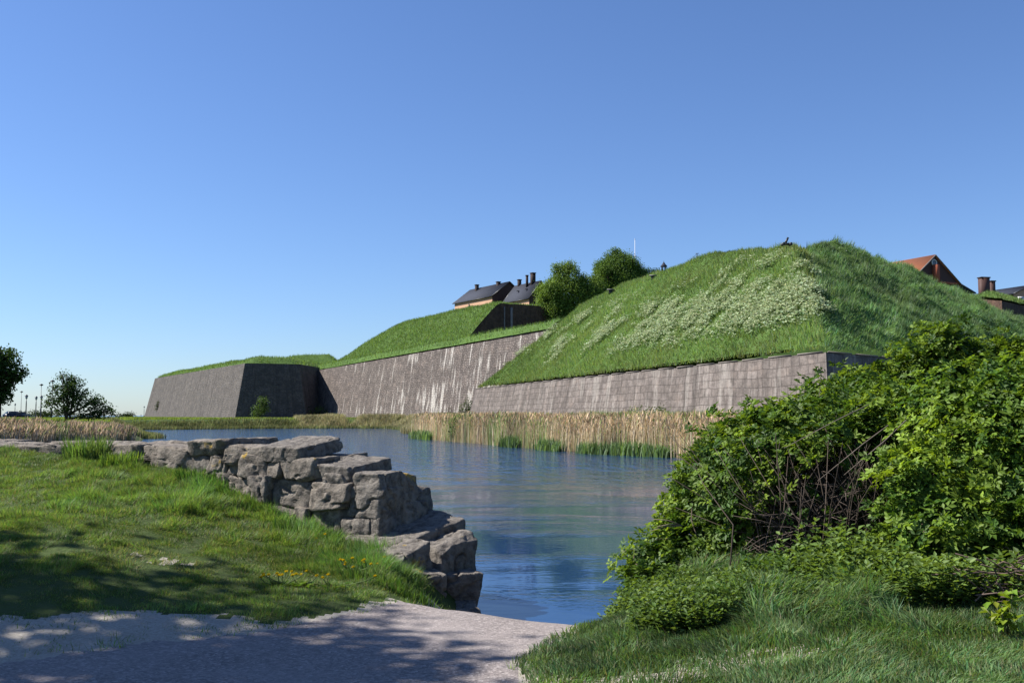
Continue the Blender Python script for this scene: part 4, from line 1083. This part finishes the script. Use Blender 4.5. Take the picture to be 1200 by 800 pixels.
for side, nm in ((0, 'front_masonry'), (1, 'back_masonry')):
    g = Geo(); rows = []; z = -.25 if side == 0 else -.8
    while z < 1.2:
        h = random.uniform(.28, .42); rows.append((z, h)); z += h
    for z, h in rows:
        s = random.uniform(.42, .6) if side == 0 else .3
        while s < (16 if side == 0 else 9):
            L = random.choice([random.uniform(.2, .34), random.uniform(.34, .56), random.uniform(.42, .68)])
            top = min(z + h, ztop(s + L / 2) - .10); hh = top - z
            if hh > .08 and (side == 1 or top > gz(s + L / 2) - .12):
                dd = random.uniform(-.035, .03); dep = .40
                oo = (.17 + dd) if side == 0 else (WT - .17 - dd)
                if hh > .22 and L < .3 and random.random() < .55:
                    hs = hh * random.uniform(.35, .65)
                    place(g, s + L / 2, oo, z + hs / 2, (L - .02, dep, hs - .015), random.uniform(-.1, .1), jit=.2, rough=.03)
                    place(g, s + L / 2, oo + random.uniform(-.02, .04), z + hs + (hh - hs) / 2, (L - .02, dep, hh - hs - .015), random.uniform(-.1, .1), jit=.2, rough=.03)
                else:
                    place(g, s + L / 2, oo, z + hh / 2 + random.uniform(-.02, .02), (L - .002, dep, hh + .002), random.uniform(-.08, .08), jit=.19, rough=.035)
            s += L
    g.build(nm, M_granite, sw)
q, e, n_ = wall_frame(0); ex = np.r_[e, 0]; ey = np.r_[n_, 0]; O = np.r_[q, 0]
def at(u, w, z): return O + ex * u + ey * w + Zv * z
g = Geo()
for (u, w, z, d) in ((.20, .55, .74, (.5, .34, .36)), (.16, .60, .38, (.5, .36, .40)), (.22, .82, .55, (.5, .30, .42)), (.14, .56, .02, (.5, .42, .40)), (.2, .92, .16, (.6, .34, .48)), (.26, .98, -.3, (.7, .5, .5)), (.25, .6, -.35, (.7, .6, .4))):
    rock(g, at(u, w, z), ex, ey, Zv, d, .18, .035)
g.build('end_masonry', M_granite, sw)
def block(name, *a, **k):
    g = Geo(); rock(g, *a, **k); return g.build(name, M_granite, sw)
block('corner_block', at(.26, .20, .16), ex, ey, Zv, (.54, .42, .56), .10, .035, hi=True)
block('corner_block', at(.25, .21, .60), ex, ey, Zv, (.52, .42, .34), .12, .035, hi=True)
block('corner_block', at(.20, .22, .855), ex, ey, Zv, (.42, .44, .19), .12, .03, hi=True)
block('corner_block', at(.66, .2, .74), ex, ey, Zv, (.34, .4, .36), .14, .035, hi=True)
def tilted(rl, rw):
    a = norm(ex + Zv * rl); b = norm(ey + Zv * rw); c = np.cross(a, b); c = c if c[2] > 0 else -c
    return a, b, c
a_, b_, c_ = tilted(.03, .13)
block('coping_stone', at(.80, .40, .975), a_, b_, c_, (.72, .80, .16), .07, .02, hi=True)
a_, b_, c_ = tilted(.02, .17)
block('coping_stone', at(1.56, .38, 1.185), a_, b_, c_, (.70, .78, .19), .07, .022, hi=True)
s = 1.86
while s < 20:
    L = random.uniform(.5, 1.05); two = random.random() < .55
    q, e, n2 = wall_frame(s + L / 2); ax = np.r_[e, 0]; ay = np.r_[n2, 0]; tlt = random.uniform(-.05, .05)
    ax2 = ax * math.cos(tlt) + Zv * math.sin(tlt); az2 = -ax * math.sin(tlt) + Zv * math.cos(tlt)
    zt = ztop(s + L / 2) + random.uniform(-.04, .02); h = random.uniform(.17, .26)
    for (o, wd, dz) in (((.24, .52, 0), (.72, .48, .06)) if two else ((.46, 1.0, .02),)):
        g = Geo(); rock(g, np.r_[q + n2 * o, zt - h / 2 + dz + random.uniform(-.02, .02)], ax2, ay, az2, (L - .01, wd, h), .14, .035); g.build('coping_stone', M_granite, sw)
    s += L
# fallen steps at the end
def dirpx(a, b): v = b - a; return v / np.linalg.norm(v)
pl = P(450, 640, 11.0); pr = P(536, 606, 11.75)
ax = dirpx(pl, pr); ay = norm(np.array([-.62, .78, .10]) - ax * (np.array([-.62, .78, .10]) @ ax)); az = np.cross(ax, ay); az = az if az[2] > 0 else -az
block('step_block', (pl + pr) / 2 + ay * .30 - az * .23, ax, ay, az, (1.16, .80, .46), .06, .03, hi=True)
block('step_block', P(517, 655, 11.15) + np.array([.0, .25, 0]), ax, ay, Zv, (.62, .6, .44), .12, .04, hi=True)
block('step_block', P(517, 692, 11.0) + np.array([0.02, .2, 0]), np.array([.95, .3, 0]), np.array([-.3, .95, 0]), Zv, (.66, .6, .38), .12, .045, hi=True)
block('step_block', P(468, 664, 10.75) + np.array([0, .15, 0]), ax, ay, Zv, (.46, .5, .40), .14, .04, hi=True)
block('step_block', P(480, 697, 10.6) + np.array([0, .2, 0]), np.array([.95, .3, 0]), np.array([-.3, .95, 0]), Zv, (.62, .6, .46), .14, .045, hi=True)
block('step_block', P(527, 722, 10.75), np.array([.95, .3, 0]), np.array([-.3, .95, 0]), Zv, (.62, .6, .24), .14, .045, hi=True)

# ------------------------------------------------------------------ near grass
def wall_dist(x, y):
    best = np.full(x.shape, 1e9)
    for a, b in zip(WF[:-1], WF[1:]):
        e = b - a; L2 = e @ e; t = np.clip(((x - a[0]) * e[0] + (y - a[1]) * e[1]) / L2, 0, 1)
        d = np.hypot(x - a[0] - t * e[0], y - a[1] - t * e[1]); sg = (x - a[0]) * e[1] - (y - a[1]) * e[0]
        best = np.where(d < np.abs(best), np.where(sg > 0, -d, d), best)      # + on the field side
    return best
def lawn(n, x0, x1, y0, y1, tri, hmul, wmin):
    x = RNG.uniform(x0, x1, n); y = RNG.uniform(y0, y1, n)
    px, py = project(np.c_[x, y, np.zeros(n)]); m = (px > -520) & (px < 640) & (py < 950)
    x, y = x[m], y[m]; dp, _, _ = sdf(x, y, PATH); wd = wall_dist(x, y); q = np.c_[x, y]
    nq = fbm(q * 2.3, 4, 9); nb = fbm(q * .5, 3, 121); nm = fbm(q * 1.6, 2, 122); nf = fbm(q * 9, 3, 21)
    sand = .12 + .85 * sstep(1.6, 3.4, -x)
    bare = dp + .18 * nq + .12 * nf + sand                      # >0 on sand
    prob = np.where(bare > 0, (.07 + .5 * np.exp(-np.maximum(bare, 0) / .09)) * sstep(-.25, .35, nf + .3 * nq), .35 + .65 * sstep(0, -.9, bare))
    worn = sstep(1.0, .35, np.hypot((x + 3.3) / .9, (y - 9.4) / .5) + .5 * nf)
    prob = prob * (1 - .75 * worn)
    m = (dp < .03) & ((wd > .05) | (y < 11.0) & (x < -.75) ) & (RNG.random(len(x)) < prob)
    x, y, wd, nb, nm, worn, bare, dp = x[m], y[m], wd[m], nb[m], nm[m], worn[m], bare[m], dp[m]
    n = len(x); z = ground_h(x, y)
    tall = sstep(.75, .05, wd) * .05 * sstep(-7.5, -4.5, x) + .06 * sstep(1.3, .2, np.hypot(x + 1.75, (y - 10.5))) + .03 * sstep(3, 0., wd) + .045 * sstep(.1, .5, nb + .4 * nm) * sstep(.5, 2, -dp)
    tall = tall * (1 + .8 * nm)
    H = hmul * ((.022 + .036 * RNG.random(n)) * (1 + .7 * nb + .4 * nm) + np.maximum(tall, 0) * (.4 + .9 * RNG.random(n)))
    W = wmin + .003 * RNG.random(n) + .012 * np.clip(tall, 0, .3)
    cl = vnoise(np.c_[x, y] * 7.5, 123); cl2 = vnoise(np.c_[x, y] * 3.1, 124)
    H = H * (1 + .75 * cl + .35 * cl2).clip(.25, 2.2)
    lean = (RNG.normal(size=(n, 2)) * .38 + .75 * np.c_[vnoise(np.c_[x, y] * 5., 125), vnoise(np.c_[x, y] * 5., 126)]) * H[:, None]
    c = tint((.165, .25, .060), n, .28, .16) * (1 + .30 * cl)[:, None] * (1 + .35 * nb + .35 * nm)[:, None].clip(.4, 1.8)
    c = np.where((RNG.random(n) < .08 + .35 * worn + .1 * sstep(.1, -.8, bare) * (tall < .03))[:, None], tint((.30, .27, .14), n), c)
    c = np.where((tall > .07)[:, None], c * np.array([.85, 1.0, 1.15]), c)
    g_lawn_p = np.c_[x, y, z - .01]
    return g_lawn_p, H, W, lean, c
g = Geo()
blades(g, *lawn(700000, -9, .4, 4.8, 10.5, True, 1., .006), True)
blades(g, *lawn(700000, -14, -.8, 10.0, 17.5, True, 1.05, .008), True)
tag(g.build('lawn_grass', M_grass), 'short sunlit lawn grass sloping down from the old stone wall to the path', 'grass', None, 'stuff')
# tall tuft where the wall starts to hide at the left
def tuft(name, label, cx, cy, r, n, h, col, group=None, w=.014):
    a = RNG.uniform(0, 6.28, n); rr = r * np.sqrt(RNG.random(n)); x = cx + np.cos(a) * rr * 1.4; y = cy + np.sin(a) * rr
    z = ground_h(x, y); g = Geo()
    blades(g, np.c_[x, y, z - .02], h * (.5 + .6 * RNG.random(n)), w * (.6 + .8 * RNG.random(n)), np.c_[np.cos(a), np.sin(a)] * (h * .3 * RNG.random(n))[:, None] + RNG.normal(size=(n, 2)) * h * .12, tint(col, n, .25))
    return tag(g.build(name, M_grass), label, 'grass tuft', group)
GT = 'grass tufts at the foot of the old stone wall'
tuft('grass_tuft', 'tallest grass tuft rising above the coping where the wall runs out to the left', -5.85, 13.8, .22, 560, .36, (.15, .23, .06), GT, .014)
tuft('grass_tuft', 'bright green leafy tuft at the wall foot under its leftmost big blocks', -5.2, 13.35, .2, 320, .22, (.17, .26, .05), GT, .022)
tuft('grass_tuft', 'dark grass tuft against the wall below the middle of its face', -3.95, 12.7, .22, 420, .22, (.08, .17, .03), GT, .010)
tuft('grass_tuft', 'shaggy bright grass tuft just right of the dark tuft at the wall foot', -3.35, 12.25, .32, 500, .15, (.11, .2, .03), GT, .010)
tuft('grass_tuft', 'big grass tuft beside the corner blocks of the wall', -2.25, 11.5, .35, 700, .17, (.10, .18, .035), GT, .011)
tuft('grass_tuft', 'dark leafy tuft at the foot of the fallen step blocks', -1.2, 9.7, .34, 700, .13, (.09, .16, .035), GT, .012)
tuft('grass_tuft', 'small dry tuft tucked under the corner block', -1.66, 11.2, .16, 240, .16, (.2, .22, .10), GT, .008)
# dandelions
def dandelion(label, px, py, Y, n, spread):
    b = P(px, py, Y); b[2] = float(ground_h(np.array([b[0]]), np.array([b[1]]))[0])
    t = thing('dandelion', b, label, 'dandelion', 'yellow dandelions in the lawn')
    gs = Geo(); gl = Geo()
    for k in range(n):
        o = np.array([random.gauss(0, spread * 1.5), random.gauss(0, spread), 0]); h = random.uniform(.07, .13); tp = b + o + np.array([random.gauss(0, .02), random.gauss(0, .02), h])
        tube(gs, [b + o * .1, b + o * .7 + np.array([0, 0, h * .5]), tp], .004, 4, np.array((.12, .17, .05)))
        hd_ = Geo(); m_ = 34; th = RNG.uniform(0, 6.28, m_); el = RNG.uniform(.1, 1.3, m_)
        D = np.c_[np.cos(th) * np.cos(el), np.sin(th) * np.cos(el), np.sin(el)]
        leaves(hd_, np.tile(tp, (m_, 1)), D, rdir(m_), np.full(m_, .022), np.full(m_, .008), tint((.80, .58, .01), m_, .1, .05)); hd_.build('flower_head', M_petal, t)
    m_ = 16 + n * 3; th = RNG.uniform(0, 6.28, m_)
    leaves(gl, np.tile(b, (m_, 1)) + RNG.normal(size=(m_, 3)) * np.array([spread * .7, spread * .7, 0.]), np.c_[np.cos(th), np.sin(th), np.full(m_, .5)], np.tile([0, 0, 1.], (m_, 1)), np.full(m_, .10), np.full(m_, .028), tint((.10, .18, .03), m_))
    gs.build('stem', M_stem, t); gl.build('leaf_rosette', M_leaf, t)
dandelion('large cluster of open yellow dandelions in the lawn', 328, 678, 9.0, 12, .08)
dandelion('loose dandelions right of the large yellow cluster', 352, 690, 9.1, 4, .12)
dandelion('dandelions below the corner block of the wall', 410, 668, 9.9, 9, .10)
dandelion('few dandelions nearest to the fallen step blocks', 432, 660, 10.1, 4, .08)
dandelion('single dandelion plant beside the wall foot', 383, 638, 11.2, 2, .04)
dandelion('two dandelions in the grass closest to the path', 392, 692, 9.1, 3, .08)
dandelion('lone dandelion in the grass under the rose bushes', 787, 724, 7.8, 1, .01)

# ------------------------------------------------------------------ right bank: rose bushes
VOIDS = [(2.62, 8.35, .72, .60, .75, .62), (3.05, 8.6, 1.1, .35, .5, .4)]
def in_void(p):
    m = np.zeros(len(p), bool)
    for (x, y, z, a, b, c_) in VOIDS: m |= ((p[:, 0] - x) / a) ** 2 + ((p[:, 1] - y) / b) ** 2 + ((p[:, 2] - z) / c_) ** 2 < 1 + .35 * vnoise(p * 3., 133)
    return m
def rose_bush(label, root, lobes, nstem, dens, seed, bright=1.0, twig=260):
    root = np.array(root, float); t = thing('rose_bush', root, label, 'bush', 'rose bushes on the right bank')
    tips = []; nrmls = []
    for li, (x, y, z, a, b, c_) in enumerate(lobes):
        area = 4 * math.pi * ((a * b) ** 1.6 / 3 + (a * c_) ** 1.6 / 3 + (b * c_) ** 1.6 / 3) ** (1 / 1.6)
        for sh, dn in ((1.0, dens), (.82, dens * .45), (.66, dens * .2)):
            n = int(area * dn); d = rdir(n)
            rr = sh * (.93 + .10 * RNG.random(n)) * (1 + .20 * fbm(d * 2.4 + x * 3, 3, seed + li) + .07 * vnoise(d * 9 + x, seed + 7 + li))
            p = np.array([x, y, z]) + d * np.array([a, b, c_]) * rr[:, None]
            nn = norm(d / np.array([a, b, c_]))
            k = p[:, 2] > ground_h(p[:, 0], p[:, 1]) + .05
            for lj, (x2, y2, z2, a2, b2, c2) in enumerate(lobes):
                if lj != li: k &= ((p[:, 0] - x2) / a2) ** 2 + ((p[:, 1] - y2) / b2) ** 2 + ((p[:, 2] - z2) / c2) ** 2 > .62
            k &= ~in_void(p) | (RNG.random(n) < .075)
            k &= RNG.random(n) < .45 + .9 * sstep(-.45, .1, vnoise(p * 3.2, seed + 90))
            tips.append(p[k]); nrmls.append(nn[k])
    tips = np.concatenate(tips); nn = np.concatenate(nrmls); n = len(tips)
    shoot = (RNG.random(n) < .16); tips = tips + nn * (shoot * RNG.uniform(.03, .16, n))[:, None] + np.array([0, 0, 1.]) * (shoot * RNG.uniform(0, .10, n))[:, None]
    ax = norm(nn * .8 + np.array([0, 0, .75]) + RNG.normal(size=(n, 3)) * .25)
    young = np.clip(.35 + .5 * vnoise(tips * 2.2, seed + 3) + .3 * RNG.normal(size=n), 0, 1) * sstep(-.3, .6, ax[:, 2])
    g = Geo()
    per = 5
    for k in range(per):
        th = k * 2.4 + RNG.uniform(0, 6.28, n)
        e1 = norm(np.cross(ax, rdir(n))); e2 = np.cross(ax, e1)
        out = e1 * np.cos(th)[:, None] + e2 * np.sin(th)[:, None]
        el = RNG.uniform(.1, .9, n)
        D = norm(out * np.cos(el)[:, None] + ax * np.sin(el)[:, None] + np.array([0, 0, .10])); U = norm(ax - D * (ax * D).sum(1)[:, None] + RNG.normal(size=(n, 3)) * .25)
        S = norm(np.cross(D, U)); Lf = RNG.uniform(.075, .125, n)
        base = tips - ax * (RNG.uniform(0, .07, n))[:, None]
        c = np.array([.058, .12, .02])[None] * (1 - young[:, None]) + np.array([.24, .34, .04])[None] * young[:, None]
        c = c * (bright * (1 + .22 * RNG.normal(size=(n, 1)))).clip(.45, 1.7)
        for (f, sd, ang) in ((.38, 1, .95), (.38, -1, .95), (.68, 1, .8), (.68, -1, .8), (.9, 0, 0)):
            pos_ = base + D * (Lf * f)[:, None] - U * (Lf * .25 * f * f)[:, None]
            dd = norm(D * math.cos(ang) + S * sd * math.sin(ang) - U * .15 + RNG.normal(size=(n, 3)) * .12)
            leaves(g, pos_, dd, norm(U + RNG.normal(size=(n, 3)) * .2), RNG.uniform(.040, .064, n), RNG.uniform(.024, .038, n), c)
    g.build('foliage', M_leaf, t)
    g = Geo()
    sel = RNG.choice(n, nstem, replace=False)
    for k in sel:
        b = root + np.array([random.gauss(0, .35), random.gauss(0, .3), 0]); b[0] += (tips[k][0] - root[0]) * .45; b[1] += (tips[k][1] - root[1]) * .45
        b[2] = float(ground_h(np.array([b[0]]), np.array([b[1]]))[0]) - .05
        e = tips[k]; m1 = b * .6 + e * .4 + np.array([random.gauss(0, .08), random.gauss(0, .08), .14]); m2 = b * .25 + e * .75 + np.array([random.gauss(0, .06), random.gauss(0, .06), .14])
        v = random.uniform(.6, 1.3); tube(g, [b, m1, m2, e], [.008, .006, .004, .002], 5, np.array((.13, .095, .07)) * v)
    g.build('stems', M_stem, t)
    return t
RB = 'rose bushes on the right bank'
rose_bush('widest wild rose bush overhanging the water, with a hollow of bare brown stems', (2.5, 9.2, .15),
          [(2.62, 9.35, .90, .98, .95, .80), (1.85, 9.45, .36, .52, .6, .46), (2.0, 9.5, .84, .48, .5, .52), (3.4, 10.2, 1.12, .78, .8, .78), (1.38, 9.2, .14, .36, .4, .28), (3.5, 9.3, 1.2, .62, .65, .62)], 260, 150, 201)
rose_bush('tall back rose bush with the highest upright shoots', (4.9, 11., .2),
          [(4.6, 10.9, 1.25, .85, .8, 1.12), (5.6, 11., 1.1, 1.0, .9, 1.25), (4.75, 10.8, 2.15, .33, .33, .42), (5.5, 10.9, 1.95, .4, .4, .45), (3.9, 10.9, 1.1, .7, .7, .95)], 120, 140, 231, .95)
rose_bush('rose bush at the right edge with bright yellow green young leaves', (4.0, 8.1, .2),
          [(4.25, 8.3, .95, 1.05, .85, .95), (3.45, 7.9, .50, .62, .55, .55), (4.2, 7.1, .30, .7, .45, .36), (3.3, 8.1, .95, .42, .45, .4), (4.6, 7.6, .6, .9, .7, .7), (4.9, 8.6, 1.3, .8, .7, .72), (3.9, 8.6, 1.45, .5, .5, .42)], 150, 150, 261, 1.15)
# bare stems and dead twigs that fill the hollow
t = thing('dead_brush', (2.65, 8.6, .1), 'tangle of dead brown rose stems in the hollow of the widest bush', 'dead stems')
g = Geo()
for k in range(430):
    b = np.array([random.uniform(2.15, 3.3), random.uniform(8.35, 9.5), 0.]); b[2] = .1
    h = random.uniform(.35, 1.35); dx = random.gauss(-.05, .32); dy = random.gauss(-.05, .2)
    e = b + np.array([dx * h * 1.1, dy * h, h]); m_ = (b + e) / 2 + np.array([dx * -.25 + random.gauss(0, .05), random.gauss(0, .06), .08])
    v = random.uniform(.45, 1.35); tube(g, [b, m_, e], [.007, .005, .002], 4, np.array((.095, .07, .052)) * v)
g.build('stems', M_stem, t)
g = Geo()
for k in range(260):
    c = np.array([random.uniform(2.15, 3.05), random.uniform(8.3, 8.95), random.uniform(.25, 1.0)])
    d = np.array([random.gauss(-.6, .6), random.gauss(-.2, .4), random.gauss(.0, .45)]); d = d / np.linalg.norm(d) * random.uniform(.15, .5)
    v = random.uniform(.6, 1.5); tube(g, [c, c + d * .5 + np.array([random.gauss(0, .03), random.gauss(0, .03), random.gauss(0, .04)]), c + d], [.004, .003, .0015], 4, np.array((.13, .098, .078)) * v)
g.build('twigs', M_stem, t)
# long dry cane
t = thing('dry_branch', (3.3, 8.3, 1.1), 'long bare dry branch slanting out of the rose bushes', 'branch')
g = Geo(); a = P(975, 528, 8.1); b = P(1040, 486, 8.3)
for k in range(3):
    o = np.array([random.gauss(0, .06), random.gauss(0, .08), random.gauss(0, .06)]); a2 = a + o * 1.6; b2 = b + o
    tube(g, [a2 - np.array([.15, 0, .12]), (a2 + b2) / 2 + np.array([0, 0, random.gauss(0, .05)]), b2], [.002, .004, .005], 5, np.array((.24, .19, .15)))
g.build('cane', M_stem, t)
t = thing('dry_branch', (1.35, 9.0, .9), 'thin dead twig sticking out of the bush over the water', 'branch')
g = Geo(); a = P(800, 616, 8.9)
for (x_, y_) in ((765, 608), (770, 617), (762, 622)): tube(g, [a, (a + P(x_, y_, 8.9)) / 2 + np.array([0, 0, .02]), P(x_, y_, 8.9)], [.005, .004, .002], 4, np.array((.22, .17, .13)))
g.build('cane', M_stem, t)
# brushwood heap
c0 = P(1182, 716, 6.9); t = thing('brushwood_heap', (c0[0], c0[1], .2), 'heap of dry brown twigs at the right edge in the grass', 'brushwood')
g = Geo()
for k in range(240):
    c = np.array([c0[0] + random.gauss(.1, .16), c0[1] + random.gauss(0, .12), float(.28 + abs(random.gauss(.05, .13)))]); a_ = random.gauss(.2, .7)
    d = np.array([math.cos(a_), random.gauss(0, .35), random.gauss(.05, .25)]) * random.uniform(.12, .38)
    tube(g, [c - d, c + np.array([0, 0, random.gauss(0, .03)]), c + d], [.005, .005, .002], 4, np.array((.13, .09, .07)) * random.uniform(.5, 1.5))
g.build('twigs', M_stem, t)

# right bank grass and weeds
def bank(n, x0, x1, y0, y1):
    x = RNG.uniform(x0, x1, n); y = RNG.uniform(y0, y1, n); px, py = project(np.c_[x, y, np.zeros(n)])
    dp, _, _ = sdf(x, y, PATH); dm, _, _ = sdf(x, y, MOAT); q = np.c_[x, y]
    nf = fbm(q * 9., 3, 21); nb = fbm(q * 1.1, 3, 141)
    bare = (np.hypot((x - 1.15) / .9, (y - 5.95) / .28) + .5 * nf < .8) | (np.hypot((x - 2.9) / .6, (y - 6.0) / .22) + .6 * nf < .7)
    m = (px > 520) & (px < 1800) & (py < 1000) & (dp < -.02) & (dm < -.1) & (x > -.6) & (RNG.random(n) < np.where(bare, .42, .25 + .75 * sstep(0, -.35, dp)))
    return x[m], y[m], nb[m], dp[m]
x, y, nb, dp = bank(900000, -.5, 9.5, 4.2, 13)
n = len(x); z = ground_h(x, y)
ck = vnoise(np.c_[x, y] * 4.2, 143); tl_k = (1 + .9 * ck) * sstep(.05, .8, -dp) * sstep(5.8, 7., y) * .055 + .075 * (1 + .8 * ck) * sstep(-.12, .4, nb) * sstep(.2, .9, -dp) * sstep(5.9, 6.6, y)
H = (.035 + .05 * RNG.random(n)) + tl_k * (.4 + 1.1 * RNG.random(n))
lean = (RNG.normal(size=(n, 2)) * .34 + .8 * np.c_[vnoise(np.c_[x, y] * 4., 145), vnoise(np.c_[x, y] * 4., 146)]) * H[:, None]
c = tint((.135, .22, .075), n, .28, .18) * (1 + .3 * ck)[:, None] * (1 + .3 * nb)[:, None].clip(.5, 1.6)
c = np.where((RNG.random(n) < .10)[:, None], tint((.19, .18, .085), n), c)
g = Geo(); blades(g, np.c_[x, y, z - .01], H, .005 + .004 * RNG.random(n) + .02 * tl_k, lean, c)
tag(g.build('bank_turf', M_grass), 'long soft grass on the right bank in front of the rose bushes', 'grass', None, 'stuff')
def weeds(name, label, spots, n, hmin, hmax, lsz, col, col2, seed):
    g = Geo(); xs = []
    for (cx, cy, rx, ry) in spots:
        a = RNG.uniform(0, 6.28, n); r = np.sqrt(RNG.random(n)); xs.append(np.c_[cx + np.cos(a) * r * rx, cy + np.sin(a) * r * ry])
    q = np.concatenate(xs); z = ground_h(q[:, 0], q[:, 1]); k = len(q)
    H = RNG.uniform(hmin, hmax, k) * (1 + .35 * vnoise(q * 2., seed)); ln = RNG.normal(size=(k, 2)) * .06
    b = np.c_[q, z]; tp = b + np.c_[ln, H]
    blades(g, b, H, np.full(k, .006), ln, tint((.09, .13, .04), k))
    young = np.clip(.4 + .5 * vnoise(q * 1.7, seed + 2) + .25 * RNG.normal(size=k), 0, 1)[:, None]
    c = np.array(col) * (1 - young) + np.array(col2) * young
    for lv in range(7):
        f = .3 + .7 * lv / 6; p = b * (1 - f) + tp * f; th = RNG.uniform(0, 6.28, k)
        for s in (0, math.pi):
            D = np.c_[np.cos(th + s), np.sin(th + s), np.full(k, .25 + .5 * (lv == 6)) + RNG.normal(size=k) * .2]
            leaves(g, p, D, norm(np.array([0, 0, 1.]) + RNG.normal(size=(k, 3)) * .3), lsz * (.7 + .6 * RNG.random(k)) * (1.15 - .3 * f), lsz * .5 * (.7 + .5 * RNG.random(k)), c * (1 + .2 * RNG.normal(size=(k, 1))).clip(.5, 1.5))
    tag(g.build(name, M_leaf), label, 'weeds', None, 'stuff')
weeds('nettles', 'leafy green nettles and weeds at the foot of the rose bushes', [(3.15, 7.5, .8, .4), (2.4, 7.6, .6, .4), (3.9, 6.95, .7, .35), (2.9, 7.0, .6, .25)], 420, .14, .40, .066, (.075, .14, .03), (.19, .28, .07), 151)
weeds('ground_elder', 'low leafy ground cover on the bank below the hollow of the widest bush', [(2.05, 7.1, .6, .35), (1.45, 7.5, .5, .4), (1.15, 8.5, .35, .45), (1.2, 6.9, .35, .25), (2.3, 7.6, .6, .3)], 440, .08, .22, .052, (.085, .15, .032), (.18, .26, .07), 155)
# pale sapling
c0 = P(1182, 775, 6.05); b = np.array([c0[0], c0[1], float(ground_h(c0[0:1], c0[1:2])[0])])
t = thing('sapling', b, 'single pale lime green leafy sapling in the grass below the brushwood heap', 'sapling')
g = Geo(); g2 = Geo()
for k in range(9):
    e = b + np.array([random.gauss(0, .07), random.gauss(0, .06), random.uniform(.12, .30)]); tube(g2, [b, (b + e) / 2 + np.array([random.gauss(0, .01), 0, .02]), e], .003, 4, np.array((.12, .13, .05)))
    m_ = 9; p = np.tile(b, (m_, 1)) + (e - b) * RNG.uniform(.45, 1., (m_, 1)); D = norm(rdir(m_) + np.array([0, 0, .4]))
    leaves(g, p, D, norm(rdir(m_) * .5 + np.array([-.2, 0, 1.])), RNG.uniform(.05, .085, m_), RNG.uniform(.03, .05, m_), tint((.20, .29, .03), m_, .15))
g.build('foliage', M_leaf, t); g2.build('stem', M_stem, t)

# ------------------------------------------------------------------ shade tree beside the path, out of the picture on the left
tree('shade_tree', 'big park tree beside the path whose shadow falls on the lawn', (-12.5, 7.4, 1.1),
     [(.5, .0, 6.6, 3.0, 2.9, 2.7), (1.2, -1.6, 5.4, 2.2, 1.8, 1.8), (-1, 0, 5.2, 2.6, 2.6, 2.), (-.5, -2.6, 6.8, 2.4, 2., 2.2), (2.2, .4, 7.5, 1.4, .7, .85), (2.6, -.9, 7.9, 1.1, .45, .6), (1.3, 3.2, 5.7, .55, .16, .24), (2.0, -1.6, 8.2, 1.2, .6, .6)],
     120, 12, .20, .24, (.03, .065, .013), (.07, .12, .02), .3, seed=301)
